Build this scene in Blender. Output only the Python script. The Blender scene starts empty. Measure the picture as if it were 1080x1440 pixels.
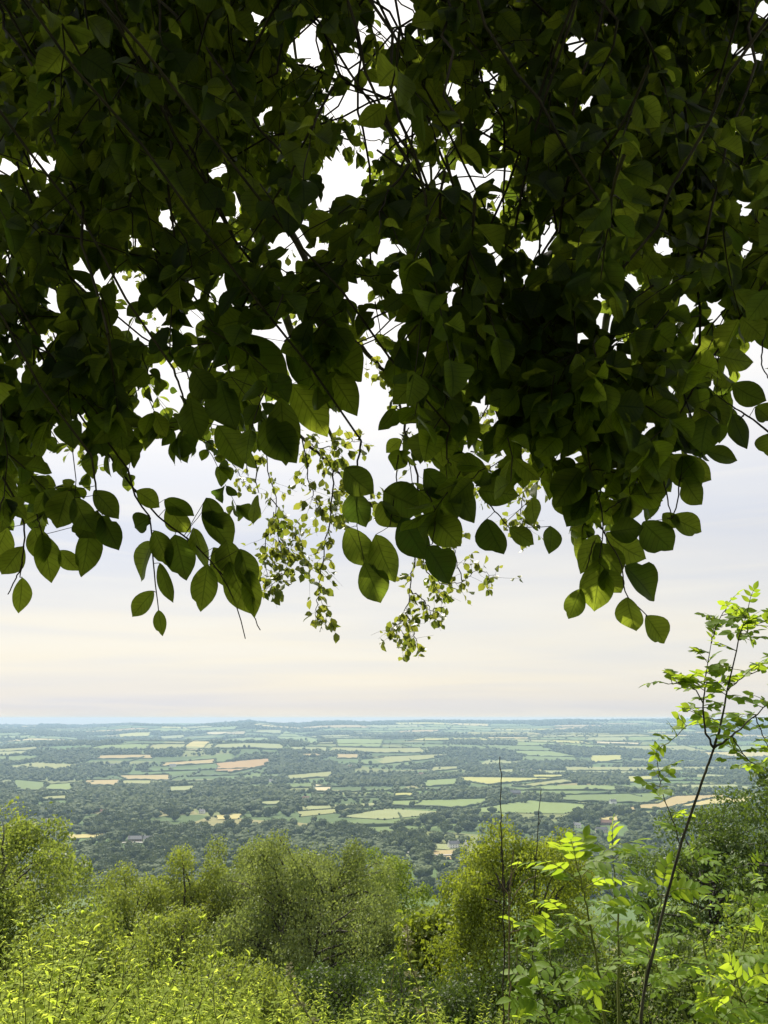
import bpy, math, random
import numpy as np
from mathutils import noise as mnoise, Vector

rng = np.random.default_rng(11)
random.seed(5)
SC = bpy.context.scene
COL = SC.collection
R = math.radians

# ------------------------------------------------------------------ camera model
F = 1088.0                      # focal length in photo pixels (1080 x 1440)
CZ = 1.6                        # eye height above the path
PITCH = math.atan(290.5 / F)    # eye level falls on photo row 1010.5
CP, SP = math.cos(PITCH), math.sin(PITCH)


def ray(px, py):
    """direction with unit depth along the camera axis"""
    a = (px - 540.0) / F
    b = (720.0 - py) / F
    return np.array([a, CP - b * SP, SP + b * CP])


def at(px, py, d):
    return np.array([0, 0, CZ]) + ray(px, py) * d


def at_y(px, py, y):
    r = ray(px, py)
    return np.array([0, 0, CZ]) + r * (y / r[1])


def project(p):
    p = np.atleast_2d(p)
    x = p[:, 0]; y = p[:, 1]; z = p[:, 2] - CZ
    dep = y * CP + z * SP
    up = -y * SP + z * CP
    d = np.where(np.abs(dep) < 1e-6, 1e-6, dep)
    return 540 + F * x / d, 720 - F * up / d, dep


# ------------------------------------------------------------------ terrain
HY = np.array([-400, -40, -6, 0, 1.5, 4, 8, 14, 30, 60, 120, 250, 450, 700, 1000, 1400, 90000.])
HZ = np.array([6, 3, 0.2, 0, -0.06, -0.55, -1.7, -3.9, -9.6, -23, -48, -94, -145, -175, -187, -189, -189.])
SKX = np.array([-300, 0, 60, 110, 150, 190, 215, 260, 330, 352, 380, 420, 450, 480, 540, 600, 680, 760, 800, 850, 940, 1080, 1400])
SKY_ = np.array([1022, 1021, 1019.5, 1021.5, 1020.5, 1018.5, 1020, 1021, 1016.5, 1014.5, 1016, 1018.5, 1016, 1015, 1016, 1014.5, 1015.5, 1015, 1013.5, 1014, 1013, 1015, 1016])
RIDGE_Y = 11000.0
_rz = np.array([at_y(a, b, RIDGE_Y)[2] for a, b in zip(SKX, SKY_)])
_ru = np.array([at_y(a, b, RIDGE_Y)[0] / RIDGE_Y for a, b in zip(SKX, SKY_)])


def sstep(a, b, x):
    t = np.clip((x - a) / (b - a), 0, 1)
    return t * t * (3 - 2 * t)


def height(x, y):
    x = np.asarray(x, float); y = np.asarray(y, float)
    z = np.interp(y, HY, HZ)
    u = np.clip(x / np.maximum(y, 1.0), -2, 2)
    rz = np.interp(u, _ru, _rz)
    t2 = .18 * sstep(2600, 5200, y) + .82 * sstep(5000, 9900, y)
    z = z + t2 * (rz + 189.0)
    amp = sstep(1500, 4200, y) * (1 - .55 * sstep(5200, 7000, y)) * (1 - sstep(8600, 10200, y))
    z = z + amp * (26 * np.sin(x / 760 + 0.9 + y / 2900) * np.sin(y / 560 + x / 1700)
                   + 13 * np.sin(x / 390 + y / 470 + 2.0) + 20 * np.sin(y / 720 - x / 1500 + 0.4))
    # behind it a last, level upland some way off, seen only through the dips
    dip = sstep(11050, 11500, y); z = z * (1 - dip) + dip * (-112 + 46 * sstep(11500, 12050, y) + 3 * np.sin(x / 420) + 3 * np.sin(x / 170 + 1))
    # a few metres of unevenness on the near hill
    z = z + sstep(12, 60, y) * (1 - sstep(700, 1100, y)) * 1.1 * np.sin(x / 9.0 + 1) * np.sin(y / 13.0)
    return z


def ground(px, py, lo=700.0, hi=11000.0):
    """where the view through a photo pixel meets the valley floor"""
    r = ray(px, py)
    ys = np.geomspace(lo, hi, 4000)
    zs = CZ + r[2] / r[1] * ys
    hit = np.nonzero(zs < height(r[0] / r[1] * ys, ys))[0]
    y = ys[hit[0]] if len(hit) else hi
    x = r[0] / r[1] * y
    return np.array([x, y, float(height(x, y))])


# ------------------------------------------------------------------ mesh tools
class MB:
    def __init__(self):
        self.v, self.f, self.t, self.uv, self.n = [], [], [], [], 0

    def add(self, v, f, tint=0.5, uv=None):
        v = np.asarray(v, np.float32).reshape(-1, 3)
        f = np.asarray(f, np.int64)
        if f.shape[1] == 3:
            f = np.concatenate([f, np.full((len(f), 1), -1)], 1)
            f = np.where(f >= 0, f + self.n, -1)
        else:
            f = f + self.n
        self.v.append(v); self.f.append(f)
        t = np.asarray(tint, np.float32)
        self.t.append(np.full(len(v), t, np.float32) if t.ndim == 0 else t)
        self.uv.append(np.zeros((len(v), 2), np.float32) if uv is None else np.asarray(uv, np.float32))
        self.n += len(v)

    def mesh(self, name, mat, smooth=True):
        me = bpy.data.meshes.new(name)
        if self.n:
            v = np.concatenate(self.v); f = np.concatenate(self.f)
            quad = f[:, 3] >= 0
            cnt = np.where(quad, 4, 3)
            idx = f.reshape(-1); idx = idx[idx >= 0]
            me.vertices.add(len(v)); me.vertices.foreach_set('co', v.reshape(-1))
            me.loops.add(len(idx)); me.loops.foreach_set('vertex_index', idx.astype(np.int32))
            me.polygons.add(len(f))
            st = np.concatenate([[0], np.cumsum(cnt)[:-1]]).astype(np.int32)
            me.polygons.foreach_set('loop_start', st)
            me.polygons.foreach_set('loop_total', cnt.astype(np.int32))
            me.update(calc_edges=True)
            a = me.attributes.new('tint', 'FLOAT', 'POINT')
            a.data.foreach_set('value', np.concatenate(self.t))
            uv = np.concatenate(self.uv)
            if np.any(uv):
                b = me.attributes.new('leafuv', 'FLOAT2', 'POINT')
                b.data.foreach_set('vector', uv.reshape(-1))
            me.polygons.foreach_set('use_smooth', np.full(len(f), smooth, bool))
            me.validate()
        me.materials.append(mat)
        return me

    def build(self, name, mat, parent=None, smooth=True):
        o = bpy.data.objects.new(name, self.mesh(name, mat, smooth))
        COL.objects.link(o)
        if parent is not None:
            o.parent = parent
        return o


def unit(a):
    a = np.asarray(a, float)
    return a / np.maximum(np.linalg.norm(a, axis=-1, keepdims=True), 1e-9)


def leaf_template(ns, cols, shape='ovate', fold=0.12, droop=0.18, wave=0.0):
    """x across (-1..1 scaled by the outline), y along 0..1, z out of the blade"""
    ts = np.linspace(0, 1, ns + 1)
    if shape == 'ovate':
        k = np.array([0, .06, .16, .30, .45, .60, .74, .86, .94, 1.0])
        w = np.array([.02, .12, .23, .325, .37, .355, .285, .17, .07, .004])
    elif shape == 'lance':
        k = np.array([0, .1, .25, .45, .7, .9, 1.0]); w = np.array([.02, .12, .17, .16, .10, .035, .003])
    elif shape == 'leaflet':
        k = np.array([0, .12, .3, .5, .72, .9, 1.0]); w = np.array([.02, .13, .20, .215, .15, .06, .004])
    else:                                           # round
        k = np.array([0, .15, .5, .85, 1.0]); w = np.array([.05, .3, .42, .25, .02])
    ws = np.interp(ts, k, w)
    V, U = [], []
    for i, t in enumerate(ts):
        for c in cols:
            z = fold * abs(c) * ws[i] / 0.4 - droop * t * t + wave * math.sin(9 * t + 2 * c) * abs(c)
            V.append((c * ws[i], t, z)); U.append((c, t))
    n = len(cols)
    Fc = [(i * n + j, i * n + j + 1, (i + 1) * n + j + 1, (i + 1) * n + j) for i in range(ns) for j in range(n - 1)]
    return np.array(V), np.array(Fc), np.array(U)


def vary(tpl, seed, cols, bites=0, curl=0.0, twist=0.0):
    """a leaf of the same kind that grew differently: curled, twisted or nibbled at the edge"""
    V, Fc, U = tpl; g = np.random.default_rng(seed); V = V.copy(); n = len(cols); ns = len(V) // n
    for b in range(bites):
        r0 = int(g.integers(2, ns - 2)); sd = g.choice([-1, 1]); wv = g.integers(1, 3)
        for r in range(r0, min(r0 + wv, ns - 1)):
            for c in range(n):
                if np.sign(cols[c]) == sd and abs(cols[c]) > .6: V[r * n + c, 0] *= g.uniform(.7, .85)
    t = V[:, 1]; x = V[:, 0] * (1 + .12 * g.normal()) + .05 * g.normal() * np.sin(math.pi * t)
    V[:, 2] += curl * (V[:, 0] ** 2) * 2.5 + twist * V[:, 0] * t + .02 * np.sin(11 * t + g.uniform(0, 6)) * np.abs(V[:, 0]) * 3
    V[:, 0] = x
    return V, Fc, U


T_HERO = leaf_template(16, (-1, -.66, -.33, 0, .33, .66, 1), wave=0.018)
T_NEAR = leaf_template(9, (-1, -.5, 0, .5, 1), wave=0.02)
C5 = (-1, -.5, 0, .5, 1)
NEAR_SET = [T_NEAR, vary(T_NEAR, 1, C5, 0, .5, .2), vary(T_NEAR, 2, C5, 0, -.4, .4), vary(T_NEAR, 3, C5, 1, .7, -.3), vary(T_NEAR, 4, C5, 0, .2, -.3)]
C7 = (-1, -.66, -.33, 0, .33, .66, 1)
HERO_SET = [T_HERO, vary(T_HERO, 11, C7, 1, .4, .1), vary(T_HERO, 12, C7, 0, -.4, .25), vary(T_HERO, 13, C7, 1, .3, -.2)]
T_MID = leaf_template(5, (-1, 0, 1))
T_SMALL = leaf_template(3, (-1, 0, 1), droop=0.3)
T_LANCE = leaf_template(5, (-1, 0, 1), 'lance', fold=0.10, droop=0.45)
T_LEAFLET = leaf_template(5, (-1, 0, 1), 'leaflet', fold=0.10, droop=0.15)
# one flat rhomb for the leaves of trees tens of metres away
T_CHIP = (np.array([(0, 0, 0), (.32, .5, .06), (0, 1, -.06), (-.32, .5, .06)]), np.array([(0, 1, 2, 3)]),
          np.array([(0, 0), (1, .5), (0, 1), (-1, .5)]))


def put_leaves(mb, tpl, O, A, N, L, W=1.0, tint=None):
    V, Fc, U = tpl
    O = np.atleast_2d(O); n = len(O)
    if n == 0:
        return
    A = unit(np.broadcast_to(A, (n, 3))); N = np.broadcast_to(N, (n, 3))
    S = unit(np.cross(A, N)); N = np.cross(S, A)
    L = np.broadcast_to(np.asarray(L, float), (n,)); W = np.broadcast_to(np.asarray(W, float), (n,))
    P = (O[:, None, :] + S[:, None, :] * (V[None, :, 0:1] * (W * L)[:, None, None])
         + A[:, None, :] * (V[None, :, 1:2] * L[:, None, None]) + N[:, None, :] * (V[None, :, 2:3] * L[:, None, None]))
    nv = len(V)
    FF = Fc[None] + (np.arange(n) * nv)[:, None, None]
    if tint is None:
        tint = rng.random(n)
    T = np.repeat(np.broadcast_to(np.asarray(tint, float), (n,)), nv)
    UU = np.tile(U, (n, 1)) + np.array([0, 0.0001])
    mb.add(P.reshape(-1, 3), FF.reshape(-1, Fc.shape[1]), T, UU)


def tube(mb, pts, radii, sides=5, tint=0.5):
    pts = np.asarray(pts, float); k = len(pts)
    if k < 2:
        return
    radii = np.broadcast_to(np.asarray(radii, float), (k,)) if np.ndim(radii) else np.full(k, radii)
    tan = unit(np.gradient(pts, axis=0))
    ref = np.array([0.31, 0.17, 0.93]) if abs(tan[0, 2]) < 0.85 else np.array([0.95, 0.2, 0.1])
    s = unit(np.cross(tan, ref)); b = np.cross(tan, s)
    an = np.arange(sides) * 2 * math.pi / sides
    ring = pts[:, None, :] + radii[:, None, None] * (np.cos(an)[None, :, None] * s[:, None, :] + np.sin(an)[None, :, None] * b[:, None, :])
    i = np.arange(k - 1)[:, None]; j = np.arange(sides)[None, :]; j2 = (j + 1) % sides
    f = np.stack([i * sides + j, i * sides + j2, (i + 1) * sides + j2, (i + 1) * sides + j], -1).reshape(-1, 4)
    mb.add(ring.reshape(-1, 3), f, tint)


def smooth_path(pts, n=12, jit=0.0):
    """Catmull-Rom through the points"""
    pts = np.asarray(pts, float)
    if len(pts) == 2:
        t = np.linspace(0, 1, n)[:, None]; out = pts[0] * (1 - t) + pts[1] * t
    else:
        P = np.concatenate([[2 * pts[0] - pts[1]], pts, [2 * pts[-1] - pts[-2]]])
        q = np.linspace(0, len(pts) - 1 - 1e-6, n); out = []
        for s in q:
            i = int(s); t = s - i; a, b, c, d = P[i:i + 4]
            out.append(0.5 * ((2 * b) + (c - a) * t + (2 * a - 5 * b + 4 * c - d) * t * t + (-a + 3 * b - 3 * c + d) * t ** 3))
        out = np.array(out)
    if jit:
        out[1:-1] += rng.normal(0, jit, (len(out) - 2, 3))
    return out


def tag(o, label=None, cat=None, group=None, kind=None):
    if label: o['label'] = label
    if cat: o['category'] = cat
    if group: o['group'] = group
    if kind: o['kind'] = kind
    return o


def empty(name, loc, label=None, cat=None, group=None):
    o = bpy.data.objects.new(name, None)
    o.empty_display_size = 0.2
    COL.objects.link(o); o.location = [float(c) for c in loc]
    return tag(o, label, cat, group)


def copy_tree(src):
    c = src.copy(); COL.objects.link(c)
    for ch in src.children:
        k = ch.copy(); COL.objects.link(k); k.parent = c
        for g in ch.children:
            q = g.copy(); COL.objects.link(q); q.parent = k
    return c


# ------------------------------------------------------------------ materials
def nmat(name):
    m = bpy.data.materials.new(name); m.use_nodes = True
    nt = m.node_tree; nt.nodes.clear()
    out = nt.nodes.new('ShaderNodeOutputMaterial')
    return m, nt, out


def node(nt, kind, **kw):
    n = nt.nodes.new(kind)
    for k, v in kw.items():
        setattr(n, k, v)
    return n


def math_node(nt, op, a, b=None, c=None):
    n = node(nt, 'ShaderNodeMath', operation=op)
    for i, q in enumerate((a, b, c)):
        if q is None: continue
        if isinstance(q, (int, float)): n.inputs[i].default_value = q
        else: nt.links.new(q, n.inputs[i])
    return n.outputs[0]


def mixc(nt, fac, a, b, blend='MIX'):
    n = node(nt, 'ShaderNodeMix', data_type='RGBA', blend_type=blend)
    for s, q in ((0, fac), (6, a), (7, b)):
        if isinstance(q, (int, float)): n.inputs[s].default_value = q
        elif isinstance(q, tuple): n.inputs[s].default_value = (*q, 1)
        else: nt.links.new(q, n.inputs[s])
    return n.outputs[2]


def leaf_mat(name, c0, c1, t0, t1, trans=0.45, rough=0.5, spec=0.35, veins=False, scale=3.0, gamma=1.0):
    """c0..c1 reflected colour, t0..t1 transmitted colour, both by the leaf's own random tint"""
    m, nt, out = nmat(name)
    at_ = node(nt, 'ShaderNodeAttribute', attribute_name='tint')
    tc = node(nt, 'ShaderNodeTexCoord')
    nz = node(nt, 'ShaderNodeTexNoise'); nz.inputs['Scale'].default_value = scale; nz.inputs['Detail'].default_value = 2
    nt.links.new(tc.outputs['Object'], nz.inputs['Vector'])
    f = math_node(nt, 'ADD', math_node(nt, 'MULTIPLY', at_.outputs['Fac'], 0.7), math_node(nt, 'MULTIPLY', math_node(nt, 'SUBTRACT', nz.outputs['Fac'], 0.35), 1.0))
    f = math_node(nt, 'MINIMUM', math_node(nt, 'MAXIMUM', f, 0.0), 1.0)
    f = math_node(nt, 'POWER', f, gamma)
    col = mixc(nt, f, c0, c1); tcol = mixc(nt, f, t0, t1)
    pb = node(nt, 'ShaderNodeBsdfPrincipled'); pb.inputs['Roughness'].default_value = rough
    pb.inputs['Specular IOR Level'].default_value = spec
    tr = node(nt, 'ShaderNodeBsdfTranslucent')
    if veins:
        uv = node(nt, 'ShaderNodeAttribute', attribute_name='leafuv')
        sx = node(nt, 'ShaderNodeSeparateXYZ'); nt.links.new(uv.outputs['Vector'], sx.inputs[0])
        au = math_node(nt, 'ABSOLUTE', sx.outputs[0])
        rib = math_node(nt, 'LESS_THAN', au, 0.05)
        q = math_node(nt, 'FRACT', math_node(nt, 'MULTIPLY', math_node(nt, 'SUBTRACT', sx.outputs[1], math_node(nt, 'MULTIPLY', au, 0.22)), 8.0))
        lat = math_node(nt, 'LESS_THAN', math_node(nt, 'ABSOLUTE', math_node(nt, 'SUBTRACT', q, 0.5)), 0.07)
        v = math_node(nt, 'MAXIMUM', rib, math_node(nt, 'MULTIPLY', lat, 0.7))
        bl = node(nt, 'ShaderNodeTexNoise'); bl.inputs['Scale'].default_value = 45; nt.links.new(tc.outputs['Object'], bl.inputs['Vector'])
        tcol = mixc(nt, math_node(nt, 'MULTIPLY', math_node(nt, 'SUBTRACT', bl.outputs['Fac'], 0.3), 0.9), tcol, (0.10, 0.10, 0.012))
        tcol = mixc(nt, math_node(nt, 'MULTIPLY', v, 0.5), tcol, (0.03, 0.05, 0.006))
        bp = node(nt, 'ShaderNodeBump'); bp.inputs['Strength'].default_value = 0.35; bp.inputs['Distance'].default_value = 0.002
        nt.links.new(v, bp.inputs['Height']); nt.links.new(bp.outputs[0], pb.inputs['Normal'])
    nt.links.new(col, pb.inputs['Base Color']); nt.links.new(tcol, tr.inputs['Color'])
    mx = node(nt, 'ShaderNodeMixShader'); mx.inputs[0].default_value = trans
    nt.links.new(pb.outputs[0], mx.inputs[1]); nt.links.new(tr.outputs[0], mx.inputs[2])
    nt.links.new(mx.outputs[0], out.inputs[0])
    return m


def plain_mat(name, c0, c1, scale=8.0, rough=0.85, stretch=(1, 1, 1), bump=0.0, detail=5.0, lo=0.35, hi=0.65):
    m, nt, out = nmat(name)
    tc = node(nt, 'ShaderNodeTexCoord'); mp = node(nt, 'ShaderNodeMapping'); mp.inputs['Scale'].default_value = stretch
    nt.links.new(tc.outputs['Object'], mp.inputs[0])
    nz = node(nt, 'ShaderNodeTexNoise'); nz.inputs['Scale'].default_value = scale; nz.inputs['Detail'].default_value = detail
    nt.links.new(mp.outputs[0], nz.inputs['Vector'])
    mr = node(nt, 'ShaderNodeMapRange'); mr.inputs[1].default_value = lo; mr.inputs[2].default_value = hi
    nt.links.new(nz.outputs['Fac'], mr.inputs[0])
    col = mixc(nt, mr.outputs[0], c0, c1)
    pb = node(nt, 'ShaderNodeBsdfPrincipled'); pb.inputs['Roughness'].default_value = rough
    pb.inputs['Specular IOR Level'].default_value = 0.25
    nt.links.new(col, pb.inputs['Base Color'])
    if bump:
        b = node(nt, 'ShaderNodeBump'); b.inputs['Strength'].default_value = bump
        nt.links.new(nz.outputs['Fac'], b.inputs['Height']); nt.links.new(b.outputs[0], pb.inputs['Normal'])
    nt.links.new(pb.outputs[0], out.inputs[0])
    return m


M_BEECH = leaf_mat('beech_leaf_shade_tone', (.008, .017, .007), (.018, .034, .009), (.055, .12, .012), (.58, .70, .05), trans=0.52, rough=0.5, spec=0.18, veins=True, gamma=1.25)  # reflection near black for canopy shade, transmitted range spread wide for glowing leaves
M_BARK = plain_mat('grey_bark', (.025, .023, .019), (.07, .064, .052), 14, 0.9, (1, 1, .25), 0.5)
M_TWIG = plain_mat('brown_twig', (.018, .014, .01), (.045, .034, .022), 20, 0.8)
M_BIRCH = leaf_mat('birch_leaf', (.10, .14, .045), (.18, .22, .075), (.17, .23, .04), (.32, .38, .075), trans=0.42, scale=.7, spec=.25)
M_WILLOW = leaf_mat('willow_leaf', (.105, .145, .032), (.18, .225, .05), (.19, .25, .025), (.36, .42, .05), trans=0.42, scale=.6, spec=.2)
M_HAZEL = leaf_mat('hazel_leaf', (.10, .14, .03), (.18, .22, .05), (.19, .27, .03), (.36, .42, .06), trans=0.46, scale=.8, spec=.2)
M_SALLOW = leaf_mat('sallow_leaf', (.09, .13, .018), (.17, .21, .035), (.19, .26, .014), (.36, .42, .03), trans=0.45, scale=.8, spec=.2)
M_OAK = leaf_mat('dark_oak_leaf', (.045, .08, .018), (.085, .135, .03), (.07, .12, .012), (.18, .26, .02), trans=0.36, scale=.8, spec=.28, rough=.5)
M_ASH = leaf_mat('ash_leaf', (.075, .14, .018), (.13, .20, .025), (.26, .40, .02), (.46, .58, .04), trans=0.55, scale=2, rough=.55, spec=.2)
M_NETTLE = leaf_mat('nettle_leaf', (.19, .25, .04), (.32, .38, .065), (.36, .48, .04), (.64, .70, .10), trans=0.56, scale=1.2, rough=.65, spec=.08)
M_SHRUB = leaf_mat('shrub_leaf', (.07, .115, .02), (.13, .18, .03), (.17, .26, .02), (.32, .40, .04), trans=0.45, scale=1.2, spec=.18)
M_SHADE = leaf_mat('thicket_leaf_shade_tone', (.03, .055, .014), (.06, .09, .022), (.06, .10, .012), (.12, .18, .02), trans=0.35, scale=1.2, spec=.2)  # leaf colour itself made dark to stand for deep shade under the trees
M_ALDER = leaf_mat('alder_leaf_shade_tone', (.045, .075, .018), (.09, .12, .028), (.10, .16, .02), (.20, .27, .035), trans=0.4, scale=1.2, spec=.2)  # colour darkened to carry the shadow in the gaps behind the ash
M_COVER = leaf_mat('ground_cover_leaf', (.14, .19, .03), (.24, .28, .05), (.26, .36, .03), (.48, .52, .07), trans=0.5, scale=1.2, rough=.65, spec=.1)
M_STEM = plain_mat('green_brown_stem', (.07, .09, .02), (.13, .14, .04), 12, 0.7, (1, 1, .3))
M_DRY = plain_mat('dry_stalk', (.10, .075, .045), (.22, .17, .11), 18, 0.8, (1, 1, .25))
M_DRYDARK = plain_mat('dark_dry_stalk', (.02, .016, .012), (.05, .04, .028), 18, 0.8, (1, 1, .25))
M_VTREE = leaf_mat('valley_tree_leaf', (.030, .052, .016), (.10, .13, .036), (.03, .045, .01), (.08, .10, .015), trans=0.2, scale=0.011, spec=.15, rough=.7)

# ------------------------------------------------------------------ world, sun, haze, camera
SUN_EL, SUN_AZ = 50.0, -24.0       # degrees; azimuth from the view axis, negative to the left
w = bpy.data.worlds.new('World'); SC.world = w; w.use_nodes = True
nt = w.node_tree; nt.nodes.clear()
wo = node(nt, 'ShaderNodeOutputWorld'); bg = node(nt, 'ShaderNodeBackground'); bg.inputs[1].default_value = 0.1
sky = node(nt, 'ShaderNodeTexSky', sky_type='NISHITA'); sky.sun_disc = False
sky.sun_elevation = R(SUN_EL); sky.sun_rotation = R(SUN_AZ); sky.altitude = 200; sky.air_density = 1.0; sky.dust_density = 2.0
tc = node(nt, 'ShaderNodeTexCoord'); sp = node(nt, 'ShaderNodeSeparateXYZ'); nt.links.new(tc.outputs['Generated'], sp.inputs[0])
# thin cloud sheet: the view direction is carried to a flat layer overhead
zz = math_node(nt, 'ADD', math_node(nt, 'MAXIMUM', sp.outputs[2], 0.0), 0.12)
cx = math_node(nt, 'DIVIDE', sp.outputs[0], zz); cy = math_node(nt, 'DIVIDE', sp.outputs[1], zz)
cb = node(nt, 'ShaderNodeCombineXYZ'); nt.links.new(math_node(nt, 'MULTIPLY', cx, 0.35), cb.inputs[0]); nt.links.new(cy, cb.inputs[1])
n1 = node(nt, 'ShaderNodeTexNoise'); n1.inputs['Scale'].default_value = 0.42; n1.inputs['Detail'].default_value = 6; n1.inputs['Roughness'].default_value = .52
n1.inputs['Distortion'].default_value = .35
nt.links.new(cb.outputs[0], n1.inputs['Vector'])
n2 = node(nt, 'ShaderNodeTexNoise'); n2.inputs['Scale'].default_value = 1.9; n2.inputs['Detail'].default_value = 4
nt.links.new(cb.outputs[0], n2.inputs['Vector'])
r1 = node(nt, 'ShaderNodeMapRange'); r1.inputs[1].default_value = .40; r1.inputs[2].default_value = .62
# the lit cream bank lies low over the far hills, the grey-blue sheet above it
bank = node(nt, 'ShaderNodeValToRGB'); bank.color_ramp.elements[0].position = 0.0; bank.color_ramp.elements[0].color = (.66, .66, .66, 1)
for p_, v_ in ((.009, .50), (.018, .42), (.034, .55), (.055, .63), (.10, .62), (.15, .5), (.21, .42), (.30, .47), (.45, .56)):
    e = bank.color_ramp.elements.new(p_) if p_ < .45 else bank.color_ramp.elements[-1]
    e.position = p_; e.color = (v_, v_, v_, 1)
nt.links.new(sp.outputs[2], bank.inputs[0])
nt.links.new(math_node(nt, 'ADD', math_node(nt, 'MULTIPLY', math_node(nt, 'SUBTRACT', n1.outputs['Fac'], .5), .75), bank.outputs[0]), r1.inputs[0])
r2 = node(nt, 'ShaderNodeMapRange'); r2.inputs[1].default_value = .35; r2.inputs[2].default_value = .7; nt.links.new(n2.outputs['Fac'], r2.inputs[0])
CLOUD_LO, CLOUD_HI = (3.95, 4.08, 4.55), (5.25, 4.82, 4.05)
cloud = mixc(nt, r1.outputs[0], CLOUD_LO, CLOUD_HI)
cloud = mixc(nt, math_node(nt, 'MULTIPLY', r2.outputs[0], .25), cloud, (5.0, 4.9, 4.8))
# long thin streaks of a lower cloud layer
cb3 = node(nt, 'ShaderNodeCombineXYZ'); nt.links.new(math_node(nt, 'MULTIPLY', sp.outputs[0], 2.6), cb3.inputs[0]); nt.links.new(math_node(nt, 'MULTIPLY', sp.outputs[2], 34.0), cb3.inputs[2])
n3 = node(nt, 'ShaderNodeTexNoise'); n3.inputs['Scale'].default_value = 1.0; n3.inputs['Detail'].default_value = 5; n3.inputs['Distortion'].default_value = .6
nt.links.new(cb3.outputs[0], n3.inputs['Vector'])
r3 = node(nt, 'ShaderNodeMapRange'); r3.inputs[1].default_value = .46; r3.inputs[2].default_value = .66; nt.links.new(n3.outputs['Fac'], r3.inputs[0])
cloud = mixc(nt, math_node(nt, 'MULTIPLY', r3.outputs[0], .42), cloud, (4.1, 4.12, 4.35))
r4 = node(nt, 'ShaderNodeMapRange'); r4.inputs[1].default_value = .46; r4.inputs[2].default_value = .30; nt.links.new(n3.outputs['Fac'], r4.inputs[0])
cloud = mixc(nt, math_node(nt, 'MULTIPLY', r4.outputs[0], .5), cloud, (5.4, 5.05, 4.4))
# higher up the sheet is thin and lit through by the sun
hi_ = node(nt, 'ShaderNodeMapRange'); hi_.inputs[1].default_value = .22; hi_.inputs[2].default_value = .55; nt.links.new(sp.outputs[2], hi_.inputs[0])
cloud = mixc(nt, hi_.outputs[0], cloud, (7.4, 7.2, 6.8))
skyc = mixc(nt, 0.86, sky.outputs[0], cloud)
nt.links.new(skyc, bg.inputs[0]); nt.links.new(bg.outputs[0], wo.inputs[0])

sl = bpy.data.lights.new('sun', 'SUN'); sl.energy = 5.0; sl.angle = R(0.6); sl.color = (1, .93, .80)
so = bpy.data.objects.new('sun', sl); COL.objects.link(so)
sd = Vector((math.sin(R(SUN_AZ)) * math.cos(R(SUN_EL)), math.cos(R(SUN_AZ)) * math.cos(R(SUN_EL)), math.sin(R(SUN_EL))))
so.rotation_euler = (-sd).to_track_quat('-Z', 'Y').to_euler(); so.location = (0, 0, 60)

cam = bpy.data.cameras.new('camera'); co = bpy.data.objects.new('camera', cam); COL.objects.link(co)
cam.sensor_fit = 'VERTICAL'; cam.sensor_height = 24; cam.lens = 24 * F / 1440
cam.clip_start = 0.05; cam.clip_end = 120000
co.location = (0, 0, CZ); co.rotation_euler = (math.pi / 2 + PITCH, 0, 0)
SC.camera = co

SC.view_settings.view_transform = 'Standard'; SC.view_settings.look = 'None'
SC.view_settings.exposure = 0.8; SC.view_settings.gamma = 1
SC.cycles.use_denoising = True
SC.cycles.max_bounces = 8; SC.cycles.transmission_bounces = 4; SC.cycles.diffuse_bounces = 4; SC.cycles.volume_bounces = 0
SC.cycles.sample_clamp_indirect = 6

HZM, nt, out = nmat('haze_air')
pv = node(nt, 'ShaderNodeVolumePrincipled')
pv.inputs['Color'].default_value = (.52, .745, .98, 1); pv.inputs['Density'].default_value = 8.8e-5; pv.inputs['Anisotropy'].default_value = 0.0
nt.links.new(pv.outputs[0], out.inputs['Volume'])
hb = MB(); hx, h0, h1 = 12800.0, -285.0, 14.0
hb.add([(-hx, -hx, h0), (hx, -hx, h0), (hx, hx, h0), (-hx, hx, h0), (-hx, -hx, h1), (hx, -hx, h1), (hx, hx, h1), (-hx, hx, h1)],
       [(3, 2, 1, 0), (4, 5, 6, 7), (0, 1, 5, 4), (1, 2, 6, 5), (2, 3, 7, 6), (3, 0, 4, 7)])
tag(hb.build('haze', HZM, smooth=False), 'pale blue summer haze filling the whole valley', 'haze', kind='stuff')

# ------------------------------------------------------------------ ground sheet
ang = np.concatenate([np.linspace(-180, -44, 46)[:-1], np.linspace(-44, 44, 560), np.linspace(44, 180, 46)[1:-1]])
rad = np.concatenate([np.geomspace(0.25, 800, 130)[:-1], np.geomspace(800, 12200, 300), np.geomspace(12350, 12500, 2)])
A_, R_ = np.meshgrid(np.radians(ang), rad)
gx = (R_ * np.sin(A_)); gy = (R_ * np.cos(A_))
gz = height(gx, gy)
nr, na = gx.shape
V = np.stack([gx, gy, gz], -1).reshape(-1, 3)
i = np.arange(nr - 1)[:, None]; j = np.arange(na)[None, :]; j2 = (j + 1) % na
Fq = np.stack([i * na + j, i * na + j2, (i + 1) * na + j2, (i + 1) * na + j], -1).reshape(-1, 4)[:, ::-1]
V = np.concatenate([V, [[0, 0, float(height(0, 0))]]]); c = len(V) - 1
Ft = np.stack([np.full(na, c), (np.arange(na) + 1) % na, np.arange(na)], -1)
gb = MB(); gb.add(V, Fq); _n = gb.n; gb.n = 0; gb.add(np.zeros((0, 3)), Ft); gb.n = _n
M_GROUND, nt, out = nmat('valley_grass')
tcg = node(nt, 'ShaderNodeTexCoord')
vo = node(nt, 'ShaderNodeTexVoronoi', feature='F1'); vo.inputs['Scale'].default_value = 1 / 210.0
nzw = node(nt, 'ShaderNodeTexNoise'); nzw.inputs['Scale'].default_value = 1 / 320.0; nt.links.new(tcg.outputs['Object'], nzw.inputs['Vector'])
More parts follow.
